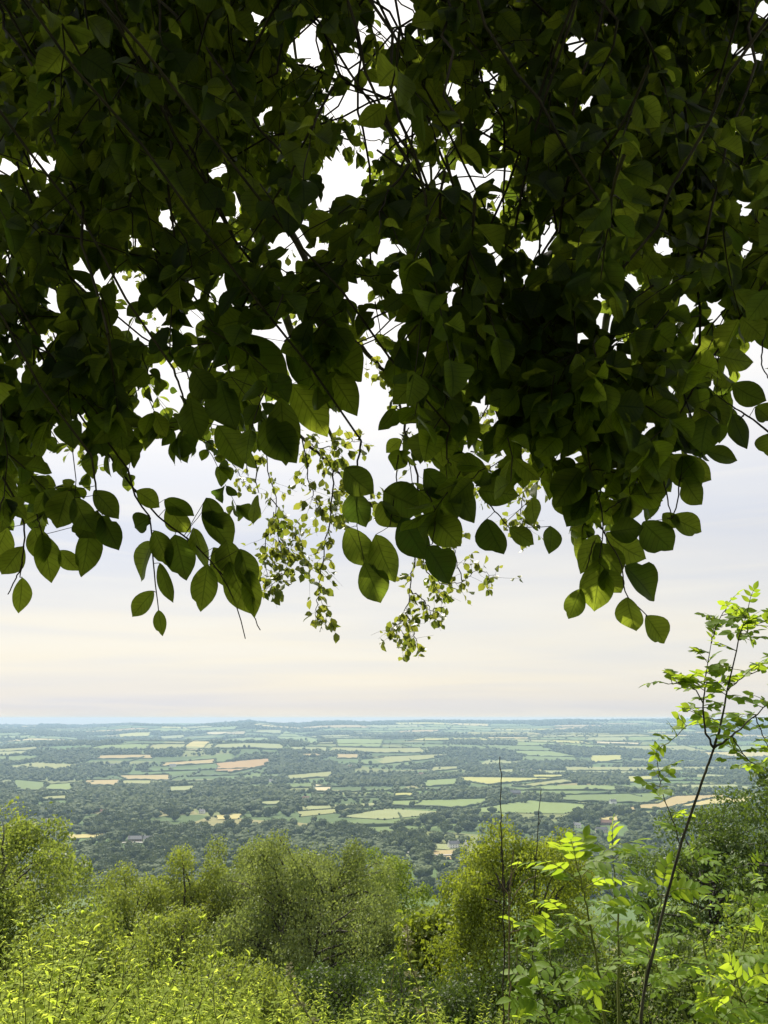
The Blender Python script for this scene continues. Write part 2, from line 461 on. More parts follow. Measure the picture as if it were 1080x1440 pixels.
wv = node(nt, 'ShaderNodeVectorMath', operation='MULTIPLY_ADD'); wv.inputs[1].default_value = (160, 160, 0)
nt.links.new(nzw.outputs['Color'], wv.inputs[0]); nt.links.new(tcg.outputs['Object'], wv.inputs[2])
nt.links.new(wv.outputs[0], vo.inputs['Vector'])
sx = node(nt, 'ShaderNodeSeparateColor'); nt.links.new(vo.outputs['Color'], sx.inputs[0])
cr = node(nt, 'ShaderNodeValToRGB'); cr.color_ramp.interpolation = 'CONSTANT'
stops = [(0, (.055, .085, .028)), (.22, (.08, .125, .04)), (.45, (.11, .15, .05)), (.62, (.065, .10, .035)), (.78, (.16, .17, .065)), (.9, (.22, .19, .085))]
for k, (p, c_) in enumerate(stops):
    e = cr.color_ramp.elements[k] if k < 2 else cr.color_ramp.elements.new(p)
    e.position = p; e.color = (*c_, 1)
nt.links.new(sx.outputs[0], cr.inputs[0])
nzf = node(nt, 'ShaderNodeTexNoise'); nzf.inputs['Scale'].default_value = 1 / 22.0; nzf.inputs['Detail'].default_value = 6; nt.links.new(tcg.outputs['Object'], nzf.inputs['Vector'])
gcol = mixc(nt, math_node(nt, 'MULTIPLY', nzf.outputs['Fac'], .7), cr.outputs[0], (.06, .09, .03))
pb = node(nt, 'ShaderNodeBsdfPrincipled'); pb.inputs['Roughness'].default_value = .95; pb.inputs['Specular IOR Level'].default_value = .1
nt.links.new(gcol, pb.inputs['Base Color']); nt.links.new(pb.outputs[0], out.inputs[0])
tag(gb.build('ground', M_GROUND), 'hillside running down to a wide farmed valley', 'ground', kind='structure')

# ------------------------------------------------------------------ fields laid on the valley floor
def field_mat(name, c):
    d = tuple(q * .80 for q in c)
    m, nt, out = nmat(name)
    tcf = node(nt, 'ShaderNodeTexCoord')
    a = node(nt, 'ShaderNodeTexNoise'); a.inputs['Scale'].default_value = 1 / 45.0; a.inputs['Detail'].default_value = 5
    nt.links.new(tcf.outputs['Object'], a.inputs['Vector'])
    wv_ = node(nt, 'ShaderNodeTexWave'); wv_.inputs['Scale'].default_value = .05; wv_.inputs['Distortion'].default_value = 1.5
    nt.links.new(tcf.outputs['Object'], wv_.inputs['Vector'])
    f = math_node(nt, 'ADD', math_node(nt, 'MULTIPLY', a.outputs['Fac'], .9), math_node(nt, 'MULTIPLY', wv_.outputs['Fac'], .15))
    pb_ = node(nt, 'ShaderNodeBsdfPrincipled'); pb_.inputs['Roughness'].default_value = .95; pb_.inputs['Specular IOR Level'].default_value = .1
    nt.links.new(mixc(nt, f, d, c), pb_.inputs['Base Color']); nt.links.new(pb_.outputs[0], out.inputs[0])
    return m


FC = {
    'straw': (.33, .29, .12), 'tan': (.28, .225, .105), 'orange': (.28, .19, .09), 'pale': (.20, .22, .10), 'green': (.11, .15, .052),
    'bright': (.145, .19, .065), 'olive': (.20, .21, .085), 'yellow': (.28, .28, .09), 'deep': (.075, .125, .045), 'cream': (.36, .32, .19)}
FM = {k: field_mat('field_' + k, v) for k, v in FC.items()}
FIELDS = []          # ground quads, for keeping the trees off and for the hedges


def field_quad(q, colour, lift=0.0, name='field'):
    q = np.array(q, float)
    n = 10
    s, t = np.meshgrid(np.linspace(0, 1, n + 1), np.linspace(0, 1, n + 1))
    s = s[..., None]; t = t[..., None]
    p = q[0] * (1 - s) * (1 - t) + q[1] * s * (1 - t) + q[2] * s * t + q[3] * (1 - s) * t
    p = p.reshape(-1, 2)
    z = height(p[:, 0], p[:, 1]) + .5 + p[:, 1] * 0.0004 + lift
    idx = np.array([(r * (n + 1) + k, r * (n + 1) + k + 1, (r + 1) * (n + 1) + k + 1, (r + 1) * (n + 1) + k) for r in range(n) for k in range(n)])
    mb = MB(); mb.add(np.column_stack([p, z]), idx)
    o = mb.build(name, FM[colour]); o['kind'] = 'structure'
    FIELDS.append(q)
    return o


PXF = [
    ('straw', [(255, 1055), (283, 1056), (322, 1041), (298, 1040)]),
    ('pale', [(298, 1053), (396, 1054), (402, 1047), (306, 1047)]),
    ('bright', [(308, 1045), (372, 1044), (378, 1038), (318, 1039.5)]),
    ('yellow', [(170, 1038), (208, 1036), (216, 1030), (166, 1033)]),
    ('pale', [(228, 1041), (258, 1038), (264, 1033), (224, 1036)]),
    ('cream', [(292, 1034), (344, 1033), (346, 1029), (290, 1030)]),
    ('tan', [(134, 1068), (214, 1067), (217, 1062), (138, 1063)]),
    ('orange', [(322, 1087), (376, 1077), (381, 1067), (303, 1074)]),
    ('orange', [(302, 1085), (320, 1086), (352, 1077), (306, 1079)]),
    ('tan', [(226, 1078), (300, 1074), (304, 1068), (232, 1073)]),
    ('tan', [(180, 1097), (239, 1098), (238, 1090), (165, 1091)]),
    ('tan', [(124, 1105), (164, 1105), (168, 1097), (118, 1098)]),
    ('olive', [(170, 1103), (214, 1104), (212, 1098), (172, 1098)]),
    ('green', [(18, 1112), (56, 1113), (66, 1101), (20, 1097)]),
    ('bright', [(58, 1112), (102, 1112), (106, 1101), (68, 1104)]),
    ('olive', [(52, 1127), (92, 1125), (96, 1119), (56, 1121)]),
    ('pale', [(238, 1114), (272, 1113), (276, 1105), (236, 1107)]),
    ('straw', [(306, 1153), (336, 1152), (341, 1145), (304, 1147)]),
    ('pale', [(368, 1133), (394, 1132), (396, 1126), (364, 1128)]),
    ('cream', [(444, 1116), (463, 1118), (466, 1106), (440, 1103)]),
    ('tan', [(418, 1065), (450, 1064), (453, 1060), (417, 1061)]),
    ('tan', [(474, 1067), (502, 1067), (506, 1061), (472, 1061)]),
    ('bright', [(388, 1038), (444, 1048), (458, 1040), (402, 1028)]),
    ('pale', [(358, 1031), (394, 1033), (398, 1027), (362, 1027)]),
    ('bright', [(474, 1050), (536, 1051), (540, 1040), (470, 1040)]),
    ('olive', [(408, 1097), (462, 1093), (470, 1085), (400, 1091)]),
    ('green', [(505, 1076), (538, 1075), (540, 1066), (506, 1069)]),
    ('pale', [(422, 1140), (530, 1133), (540, 1129), (418, 1135)]),
    ('olive', [(424, 1149), (470, 1144), (505, 1136), (418, 1142)]),
    ('bright', [(545, 1134), (652, 1137), (706, 1123), (552, 1127)]),
    ('pale', [(476, 1149), (540, 1153), (640, 1143), (542, 1138)]),
    ('bright', [(650, 1142), (792, 1145), (842, 1134), (742, 1126)]),
    ('green', [(790, 1127), (924, 1131), (957, 1115), (786, 1119)]),
    ('tan', [(852, 1145), (928, 1138), (1050, 1117), (950, 1120)]),
    ('straw', [(930, 1139), (1060, 1129), (1062, 1119), (1000, 1124)]),
    ('yellow', [(652, 1099), (686, 1104), (792, 1095), (648, 1093)]),
    ('olive', [(720, 1106), (742, 1108), (816, 1100), (794, 1096)]),
    ('yellow', [(756, 1095), (792, 1094), (796, 1090), (740, 1090)]),
    ('yellow', [(832, 1074), (874, 1069), (877, 1062), (830, 1063)]),
    ('bright', [(598, 1107), (640, 1105), (646, 1095), (594, 1098)]),
    ('yellow', [(884, 1101), (916, 1099), (918, 1092), (880, 1092)]),
    ('olive', [(540, 1075), (604, 1068), (640, 1060), (520, 1065)]),
    ('olive', [(604, 1086), (644, 1082), (646, 1078), (608, 1079)]),
    ('yellow', [(552, 1124), (578, 1121), (582, 1115), (556, 1116)]),
    ('pale', [(700, 1088), (722, 1088), (724, 1082), (702, 1083)]),
    ('cream', [(836, 1046), (898, 1048), (900, 1045), (838, 1043)]),
    ('pale', [(600, 1193), (632, 1196), (634, 1188), (598, 1187)]),
    ('tan', [(596, 1206), (640, 1210), (646, 1196), (610, 1197)]),
    ('straw', [(90, 1180), (150, 1178), (155, 1173), (96, 1174)]),
    ('straw', [(838, 1158), (870, 1154), (872, 1148), (842, 1151)]),
]
for colr, poly in PXF:
    field_quad([ground(a, b)[:2] for a, b in poly], colr)
# the rest of the farmland: an irregular patchwork of hedged plots and woods
prs = np.random.default_rng(4)
rows_y = [1500.0]
while rows_y[-1] < 10700:
    rows_y.append(rows_y[-1] + 105 + rows_y[-1] * .044)
HEDGE_LINES, WOOD_CELLS = [], []
PATCH = {}
palette = ['pale', 'bright', 'bright', 'green', 'green', 'deep', 'olive', 'olive', 'pale', 'yellow', 'straw', 'tan', 'green']
big_c = np.array([q.mean(0) for q in FIELDS])


def warp(p):
    x, y = p[..., 0], p[..., 1]; k = .35 + y / 9000
    return np.stack([x + k * (70 * np.sin(y / 310 + 1.1) + 40 * np.sin(x / 260 + y / 170)), y + k * (75 * np.sin(x / 420 + .7) + 42 * np.sin(x / 170 + y / 390 + 2))], -1)


def inside_quad(q, x, y):
    sg = [(q[(k + 1) % 4][0] - q[k][0]) * (y - q[k][1]) - (q[(k + 1) % 4][1] - q[k][1]) * (x - q[k][0]) for k in range(4)]
    return np.all(np.array(sg) > 0, 0) | np.all(np.array(sg) < 0, 0)


for ra in range(len(rows_y) - 1):
    y0, y1 = rows_y[ra], rows_y[ra + 1]
    wd = 165 + y0 * .038; span = .64 * y1; off = prs.uniform(0, wd)
    x = -span - off
    while x < span:
        x2 = x + wd * prs.uniform(.6, 1.6)
        t0, t1 = prs.normal(0, .08, 2) * (y1 - y0)
        q = warp(np.array([(x, y0), (x2, y0), (x2 + t1, y1), (x + t0, y1)], float)); x = x2
        ym = q[:, 1].mean(); pw = np.interp(ym, [1500, 2600, 4200, 7000, 10500], [.86, .66, .42, .34, .36])
        ctr = q.mean(0)
        if prs.random() < pw:
            WOOD_CELLS.append(q); continue
        clash = any(inside_quad(q, g[:, 0], g[:, 1]).any() or inside_quad(g, q[:, 0], q[:, 1]).any() or inside_quad(q, *g.mean(0)) or inside_quad(g, *ctr) for g in FIELDS if abs(g[:, 1].mean() - ym) < 1500)
        for a, b in ((0, 1), (1, 2)):
            HEDGE_LINES.append((q[a], q[b]))
        if clash: continue
        PATCH.setdefault(palette[prs.integers(len(palette))], []).append(q)
PATCH_Q = [q for v in PATCH.values() for q in v]
for colr, qs in PATCH.items():
    mb = MB()
    for q in qs:
        n = 7; s_, t_ = np.meshgrid(np.linspace(0, 1, n + 1), np.linspace(0, 1, n + 1)); s_ = s_[..., None]; t_ = t_[..., None]
        c = q.mean(0); q2 = c + (q - c) * .985
        p = (q2[0] * (1 - s_) * (1 - t_) + q2[1] * s_ * (1 - t_) + q2[2] * s_ * t_ + q2[3] * (1 - s_) * t_).reshape(-1, 2)
        z = height(p[:, 0], p[:, 1]) + .3 + p[:, 1] * .0003
        mb.add(np.column_stack([p, z]), [(r * (n + 1) + k, r * (n + 1) + k + 1, (r + 1) * (n + 1) + k + 1, (r + 1) * (n + 1) + k) for r in range(n) for k in range(n)])
    mb.build('field', FM[colr])['kind'] = 'structure'

M_ROAD = plain_mat('pale_road', (.20, .19, .17), (.30, .28, .25), .05, .9)


def road(pix, width):
    p = np.array([ground(a, b) for a, b in pix]); p = smooth_path(p, 40)
    tn = unit(np.gradient(p[:, :2], axis=0)); nn = np.stack([-tn[:, 1], tn[:, 0]], 1)
    L_ = p[:, :2] + nn * width / 2; R2 = p[:, :2] - nn * width / 2
    q = np.concatenate([L_, R2]); z = height(q[:, 0], q[:, 1]) + 1.6 + q[:, 1] * .0004
    k = len(p); f = [(a, a + 1, k + a + 1, k + a) for a in range(k - 1)]
    mb = MB(); mb.add(np.column_stack([q, z]), f)
    o = mb.build('road', M_ROAD); o['kind'] = 'structure'
    return p


ROADS = [road([(140, 1190), (185, 1186), (230, 1188), (280, 1187)], 9), road([(560, 1198), (600, 1204), (650, 1202), (690, 1190)], 7)]


# ------------------------------------------------------------------ valley trees
def in_fields(x, y, grow=0.97):
    """True where the point is on an open field or the road"""
    hit = np.zeros(len(x), bool)
    for q in FIELDS:
        c = q.mean(0); g = c + (q - c) * grow
        near = (np.abs(x - c[0]) < 900) & (np.abs(y - c[1]) < 1500) & ~hit
        if not near.any(): continue
        xs, ys = x[near], y[near]; sgn = []
        for k in range(4):
            a, b = g[k], g[(k + 1) % 4]
            sgn.append((b[0] - a[0]) * (ys - a[1]) - (b[1] - a[1]) * (xs - a[0]))
        sgn = np.array(sgn)
        ins = (sgn > 0).all(0) | (sgn < 0).all(0)
        w_ = np.nonzero(near)[0]; hit[w_[ins]] = True
    return hit


HOUSES_PX = [
    # px, py, width, depth, wall height, rotation, wall, roof, label
    (638, 1192, 17, 9, 6.0, .35, 'white', 'slate', 'white farmhouse with a grey roof beside the pale field in the gap between the trees'),
    (656, 1189, 10, 7, 4.5, 1.2, 'white', 'slate', 'small white outbuilding just right of the white farmhouse'),
    (812, 1164, 13, 8, 5.5, -.5, 'white', 'slate', 'white gabled cottage standing above the crown of the yellow-green tree'),
    (846, 1171, 20, 9, 5.5, .2, 'cream', 'slate', 'cream house with a grey roof right of the gabled cottage'),
    (864, 1166, 13, 8, 5.2, .7, 'cream', 'brown', 'cream house with a brown roof, rightmost of the houses above the ash shrub'),
    (209, 1183, 15, 9, 4.6, .1, 'white', 'slate', 'white cottage by the pale road left of the birches'),
    (190, 1183, 22, 10, 4.2, .1, 'brick', 'slate', 'long low dark-roofed building left of the white cottage on the road'),
    (145, 1144, 13, 8, 5, .4, 'cream', 'brown', 'cream house among the woods above the willow thicket'),
    (284, 1144, 11, 8, 5, -.2, 'white', 'slate', 'tiny white house in the woods above the central birch'),
    (725, 1117, 26, 12, 5, .1, 'brick', 'slate', 'dark barn at the edge of the long green field right of the dead stalk'),
    (852, 1160, 24, 10, 5, -.1, 'brick', 'brown', 'brown-roofed barn by the straw field behind the cream houses'),
    (243, 1078, 26, 12, 6, .1, 'white', 'slate', 'white farm building beside the tan field across the valley'),
    (158, 1078, 15, 9, 5.5, .3, 'white', 'slate', 'white house far across the valley above the tan strip at the left'),
    (492, 1079, 15, 9, 5.5, -.2, 'white', 'brown', 'white house far across the valley above the broad birch'),
    (862, 1130, 15, 9, 5.5, .3, 'white', 'slate', 'white house at the lower corner of the green field left of the oak'),
    (592, 1090, 16, 9, 5.5, .1, 'cream', 'brown', 'cream house left of the small green field in mid valley'),
    (735, 1085, 16, 9, 5.5, .4, 'white', 'slate', 'white house above the yellow field right of the dead stalk'),
    (380, 1100, 16, 9, 5.5, -.3, 'white', 'slate', 'white house below the orange stubble field'),
    (430, 1125, 16, 9, 5, .2, 'cream', 'brown', 'cream cottage near the small cream field in mid valley'),
]
HPOS = np.array([ground(a, b)[:2] for a, b, *_ in HOUSES_PX])


def blob(seed, nclump, rr=(.30, .44), chips=0):
    """crown of a distant tree, unit radius: lumpy clumps, ragged edge; base at z=0"""
    g = np.random.default_rng(seed); mb = MB()
    import bmesh
    bm = bmesh.new(); bmesh.ops.create_icosphere(bm, subdivisions=2, radius=1); bm.verts.ensure_lookup_table()
    iv = np.array([v.co[:] for v in bm.verts]); jf = np.array([[v.index for v in f.verts] for f in bm.faces]); bm.free()
    tall = g.uniform(.85, 1.2)
    for k in range(nclump):
        d = unit(g.normal(0, 1, 3)); d[2] = abs(d[2]) * 1.0 - .15
        c = d * g.uniform(.42, .68) * np.array([1, 1, .8 * tall]) + np.array([0, 0, .78 * tall])
        r_ = g.uniform(*rr)
        v = iv * (r_ * (1 + g.normal(0, .14, len(iv))))[:, None] * np.array([1, 1, .85]) + c
        mb.add(v, jf, g.random())
    v = iv * np.array([.66, .66, .6 * tall]) * (1 + g.normal(0, .08, len(iv)))[:, None] + np.array([0, 0, .72 * tall])
    mb.add(v, jf, .2)
    v = iv * np.array([.09, .09, .32]) + np.array([0, 0, .22]); mb.add(v, jf, .1)
    if chips:
        d = unit(g.normal(0, 1, (chips, 3))); d[:, 2] = np.abs(d[:, 2]) * 1.1 - .25; d = unit(d)
        O = d * g.uniform(.75, 1.02, (chips, 1)) * np.array([1, 1, .82 * tall]) + np.array([0, 0, .78 * tall])
        put_leaves(mb, T_CHIP, O, unit(g.normal(0, 1, (chips, 3))), unit(g.normal(0, 1, (chips, 3))), g.uniform(.14, .26, chips), 1.3, g.random(chips))
    return mb


def tree_field_points():
    g = np.random.default_rng(21)
    xs, ys, rs = [], [], []
    # woods: clumped scatter, thinner with distance
    for (y0, y1, n, r0, r1, keep) in ((900, 1500, 6200, 5.5, 11, .88), (1500, 2300, 2600, 5.5, 11, .6), (2300, 10800, 3600, 6, 13, .5)):
        y = np.sqrt(g.uniform(y0 ** 2, y1 ** 2, n)); x = g.uniform(-.66, .66, n) * y
        d = np.sin(x / 170 + 1.3 * np.sin(y / 260)) + np.sin(y / 150 + 1.7 * np.sin(x / 310) + 1) + .9 * np.sin((x + y) / 95 + .6) + g.normal(0, .5, n)
        k = d > np.quantile(d, 1 - keep)
        xs.append(x[k]); ys.append(y[k]); rs.append(g.uniform(r0, r1, k.sum()) * np.where(g.random(k.sum()) < .25, .6, 1))
    # wooded plots
    for q in WOOD_CELLS:
        area = .5 * abs(np.dot(q[:, 0], np.roll(q[:, 1], -1)) - np.dot(q[:, 1], np.roll(q[:, 0], -1))); ym = q[:, 1].mean()
        rm = 7.5 + ym * .0009; n = int(area / (rm * rm * (1.9 + ym / 5000)))
        a, b = g.random((2, n, 1)); p = q[0] * (1 - a) * (1 - b) + q[1] * a * (1 - b) + q[2] * a * b + q[3] * (1 - a) * b
        thin = g.random(n) < g.choice([.55, .8, 1.0, 1.0])
        p = p[thin]; p = p + g.normal(0, rm * .8, p.shape)
        xs.append(p[:, 0]); ys.append(p[:, 1]); rs.append(rm * g.uniform(.65, 1.3, len(p)))
    # standing trees in the hedges
    for a, b in HEDGE_LINES:
        L_ = np.linalg.norm(b - a); n = g.poisson(L_ / (30 + a[1] / 160)); t = g.random((n, 1)); p = a + (b - a) * t + g.normal(0, 2, (n, 2))
        xs.append(p[:, 0]); ys.append(p[:, 1]); rs.append(g.uniform(4, 8, n) * (1 + a[1] / 16000))
    # hedgerow trees round every field
    for q in FIELDS:
        for k in range(4):
            a, b = q[k], q[(k + 1) % 4]; L_ = np.linalg.norm(b - a); yy = (a[1] + b[1]) / 2
            n = int(min(L_ / (11 + yy / 900), 90))
            if n < 2: continue
            t = (np.arange(n) + g.uniform(-.35, .35, n)) / n
            p = a + (b - a) * t[:, None] + g.normal(0, 1.2, (n, 2))
            keep = g.random(n) < .8
            xs.append(p[keep, 0]); ys.append(p[keep, 1])
            big = g.random(keep.sum())
            rs.append(np.where(big < .28, g.uniform(3.5, 7.5, keep.sum()), g.uniform(1.6, 3.0, keep.sum())) * (1 + yy / 14000))
    # copse trees on the skyline
    for sx0, sx1, n, r_ in ((330, 380, 60, 13), (430, 480, 40, 12), (750, 960, 130, 10), (180, 215, 30, 14), (560, 700, 40, 8), (-50, 1130, 240, 7)):
        px = g.uniform(sx0, sx1, n); y = g.uniform(10700, 11080, n)
        xs.append((px - 540) / F / CP * y * .97); ys.append(y); rs.append(np.full(n, r_) * g.uniform(.6, 1.2, n))
    x = np.concatenate(xs); y = np.concatenate(ys); r = np.concatenate(rs)
    inside = in_fields(x, y)
    # a few lone trees are left standing in the fields
    keep = ~inside | (g.random(len(x)) < .012)
    # tall trees do not crowd the uphill side of the open fields
    for fr in (.45, .95):
        hide = 1.7 * r * y / 200 * fr; k_ = 1 + hide / y
        keep &= ~(in_fields(x * k_, y + hide) & (y < 4500) & (r > 3.2) & (g.random(len(x)) < .9))
    for hx_, hy_ in HPOS:                         # gardens and the open side facing the hill
        keep &= ~((np.abs(x - hx_) < 19) & (y < hy_ + 16) & (y > hy_ - 95))
    for p in ROADS:
        dd = np.min(np.hypot(x[:, None] - p[None, :, 0], y[:, None] - p[None, :, 1] + 9), axis=1); keep &= dd > 15
    return x[keep], y[keep], r[keep]


tx, ty, tr_ = tree_field_points()
tz = height(tx, ty)
ppx, ppy, pdep = project(np.column_stack([tx, ty, tz + tr_ * 1.4]))
# line above which the valley shows over the near trees
FGX = np.array([0, 60, 110, 135, 140, 170, 270, 330, 430, 470, 540, 600, 640, 700, 760, 820, 900, 930, 1000, 1080])
FGY = np.array([1150, 1140, 1160, 1190, 1222, 1222, 1195, 1165, 1150, 1172, 1176, 1200, 1205, 1150, 1140, 1165, 1165, 1120, 1100, 1090])
vis = (ppx > 0) & (ppx < 1080) & (ppy < np.interp(ppx, FGX, FGY))
score = np.where(vis, tr_ / pdep, -1)
order = np.argsort(-score)
pick = order[:290]; rest = order[290:]

VB = [blob(40 + k, 9, chips=190) for k in range(7)]
vmesh = [b.mesh('valley_tree', M_VTREE, smooth=False) for b in VB]
ZONES = [(0, 140, 'round dark tree in the valley woods behind the leafy tree at the left edge'),
         (140, 300, 'round dark tree in the valley woods above the willow thicket left of the birch'),
         (300, 480, 'round dark tree in the valley woods just over the top of the big birch'),
         (480, 600, 'round dark tree in the valley woods between the birch and the white farmhouse'),
         (600, 700, 'round dark tree round the white farmhouse left of the dead stalk'),
         (700, 830, 'round dark tree in the valley woods over the yellow-green sallow'),
         (830, 1090, 'round dark tree by the cream houses left of the dark oak')]
for k in pick:
    o = bpy.data.objects.new('valley_tree', vmesh[int(rng.integers(7))]); COL.objects.link(o)
    o.location = (tx[k], ty[k], tz[k] - .5)
    s = float(tr_[k]); o.scale = (s * rng.uniform(.85, 1.2), s * rng.uniform(.85, 1.2), s * rng.uniform(.85, 1.15)); o.rotation_euler = (0, 0, rng.uniform(0, 6.28))
    lab = next((z_[2] for z_ in ZONES if z_[0] <= ppx[k] < z_[1]), ZONES[0][2])
    tag(o, lab, 'tree', lab.replace('round dark tree', 'round dark trees'))

FB = [blob(80 + k, 5 if k < 4 else 4) for k in range(5)]
import bmesh
FBV = [(np.concatenate(b.v), np.concatenate(b.f), np.concatenate(b.t)) for b in FB]
# coarse crowns for everything further off
def coarse(seed):
    g = np.random.default_rng(seed); mb = MB()
    bm = bmesh.new(); bmesh.ops.create_icosphere(bm, subdivisions=1, radius=1); iv = np.array([v.co[:] for v in bm.verts]); bm.verts.ensure_lookup_table()
    jf = np.array([[v.index for v in f.verts] for f in bm.faces]); bm.free()
    for k in range(4):
        d = g.normal(0, .38, 3); mb.add(iv * (g.uniform(.42, .62) * (1 + g.normal(0, .16, len(iv))))[:, None] + d * np.array([1, 1, .6]) + np.array([0, 0, .7]), jf, g.random())
    return np.concatenate(mb.v), np.concatenate(mb.f), np.concatenate(mb.t)
CBV = [coarse(s) for s in range(6)]
wood = MB(); wrng = np.random.default_rng(9)
for src, sel in ((FBV, rest[ty[rest] < 1750]), (CBV, rest[ty[rest] >= 1750])):
    var = wrng.integers(0, len(src), len(sel))
    for vi, (bv, bf, bt) in enumerate(src):
        ids = sel[var == vi]; n = len(ids)
        a = wrng.uniform(0, 6.28, n); s = tr_[ids]
        cs, sn = np.cos(a)[:, None], np.sin(a)[:, None]
        X = (bv[None, :, 0] * cs - bv[None, :, 1] * sn) * s[:, None] * 1.05 + tx[ids][:, None]
        Y = (bv[None, :, 0] * sn + bv[None, :, 1] * cs) * s[:, None] * 1.05 + ty[ids][:, None]
        Z = bv[None, :, 2] * (s * wrng.uniform(.8, 1.15, n))[:, None] + tz[ids][:, None] - .5
        ff = np.where(bf[None] >= 0, bf[None] + (np.arange(n) * len(bv))[:, None, None], -1).reshape(-1, 4)
        tt = np.clip(bt[None, :] * .5 + wrng.random((n, 1)) * .6, 0, 1)
        wood.add(np.stack([X, Y, Z], -1).reshape(-1, 3), ff[:, :3], tt.reshape(-1))
hg = np.random.default_rng(19)
for a, b in HEDGE_LINES + [(q[k], q[(k + 1) % 4]) for q in FIELDS for k in range(4) if q[:, 1].mean() > 1900]:
    L_ = np.linalg.norm(b - a); n = max(3, int(L_ / (9 + a[1] / 400)))
    t = np.linspace(0, 1, n + 1)[:, None]; p = a + (b - a) * t + hg.normal(0, .7, (n + 1, 2))
    u_ = (b - a) / L_; nn = np.array([-u_[1], u_[0]]); k_ = 1 + a[1] / 7000
    hw = hg.uniform(1.2, 2.4, n + 1)[:, None] * k_; hh_ = hg.uniform(2.2, 5.0, n + 1) * k_
    z = height(p[:, 0], p[:, 1])
    ring = np.stack([np.column_stack([p - nn * hw, z - 1]), np.column_stack([p - nn * hw * .8, z + hh_ * .8]), np.column_stack([p + nn * hw * .2, z + hh_]), np.column_stack([p + nn * hw, z - 1])], 1)
    i_ = np.arange(n)[:, None] * 4; j_ = np.arange(3)[None]
    f = np.stack([i_ + j_, i_ + j_ + 1, i_ + j_ + 5, i_ + j_ + 4], -1).reshape(-1, 4)
    if in_fields(np.array([(a[0] + b[0]) / 2]), np.array([(a[1] + b[1]) / 2]), .93)[0]: continue
    wood.add(ring.reshape(-1, 3), f, np.repeat(hg.random(n + 1) * .5, 4))
tag(wood.build('woodland', M_VTREE, smooth=False), 'hazy woods and hedgerow trees covering the valley and far slopes', 'woodland', kind='stuff')

# hedges round the nearest fields: one thing for each
M_HEDGE = leaf_mat('hedge_leaf', (.024, .042, .016), (.05, .075, .024), (.03, .05, .01), (.05, .07, .012), trans=.2, scale=.05, rough=.7, spec=.1)


def hedge(p0, p1, label):
    a = ground(*p0); b = ground(*p1); L_ = np.linalg.norm((b - a)[:2]); n = int(L_ / 2.6)
    g = np.random.default_rng(int(abs(a[0]) + b[1])); mb = MB()
    bv, bf, bt = CBV[1]
    t = (np.arange(n) + .5) / n
    x = a[0] + (b[0] - a[0]) * t + g.normal(0, .5, n); y = a[1] + (b[1] - a[1]) * t + g.normal(0, .5, n)
    mid = (a + b) / 2
    o = empty('hedge', (mid[0], mid[1], height(mid[0], mid[1])), label, 'hedge')
    for k in range(n):
        s = g.uniform(2.0, 3.4) * (1.8 if g.random() < .06 else 1)
        v = bv * s * np.array([1.05, 1.05, .8]) + np.array([x[k], y[k], height(x[k], y[k]) - .2]) - np.array(o.location)
        mb.add(v, bf[:, :3], g.random())
    mesh = mb.mesh('hedge', M_HEDGE, smooth=False)
    h = bpy.data.objects.new('hedge', mesh); COL.objects.link(h); h.location = o.location
    tag(h, label, 'hedge', 'hedges round the valley fields'); bpy.data.objects.remove(o)
    return h


hedge((545, 1136), (655, 1139), 'dark hedge along the lower edge of the long bright green field')
hedge((655, 1139), (742, 1125), 'dark hedge slanting up between the two long bright green fields')
hedge((552, 1126), (706, 1122), 'dark hedge along the upper edge of the long bright green field')
hedge((786, 1119), (960, 1114), 'dark hedge along the top of the green field left of the oak')
hedge((790, 1128), (858, 1134), 'dark hedge below the left end of the green field near the oak')
hedge((858, 1134), (924, 1131), 'dark hedge between the green field and the tan stubble field')
hedge((648, 1092), (742, 1089), 'dark hedge above the yellow field in mid valley')
hedge((686, 1105), (794, 1095), 'dark hedge between the yellow field and the olive strip beside it')
hedge((420, 1141), (530, 1135), 'dark hedge between the pale and olive strips above the birch')
hedge((476, 1150), (545, 1136), 'dark hedge left of the pale green field above the round tree')
hedge((322, 1088), (380, 1076), 'dark hedge below the orange stubble field')

# ------------------------------------------------------------------ houses
M_WALL = {'white': plain_mat('white_render', (.74, .72, .68), (.86, .84, .80), .6, .8), 'cream': plain_mat('cream_render', (.46, .42, .34), (.58, .54, .44), .6, .8),
          'brick': plain_mat('dull_brick', (.14, .10, .08), (.22, .16, .12), .8, .9)}
M_ROOF = {'slate': plain_mat('grey_slate', (.07, .075, .085), (.13, .13, .14), 1.2, .6), 'brown': plain_mat('brown_tile', (.14, .085, .06), (.22, .13, .09), 1.2, .8)}
M_PANE = plain_mat('dark_window', (.02, .022, .026), (.05, .055, .06), .5, .15)
M_DOOR = plain_mat('painted_door', (.05, .07, .06), (.08, .10, .09), 2, .5)
BOXF = [(3, 2, 1, 0), (4, 5, 6, 7), (0, 1, 5, 4), (1, 2, 6, 5), (2, 3, 7, 6), (3, 0, 4, 7)]


def boxv(x0, x1, y0, y1, z0, z1):
    return [(x0, y0, z0), (x1, y0, z0), (x1, y1, z0), (x0, y1, z0), (x0, y0, z1), (x1, y0, z1), (x1, y1, z1), (x0, y1, z1)]


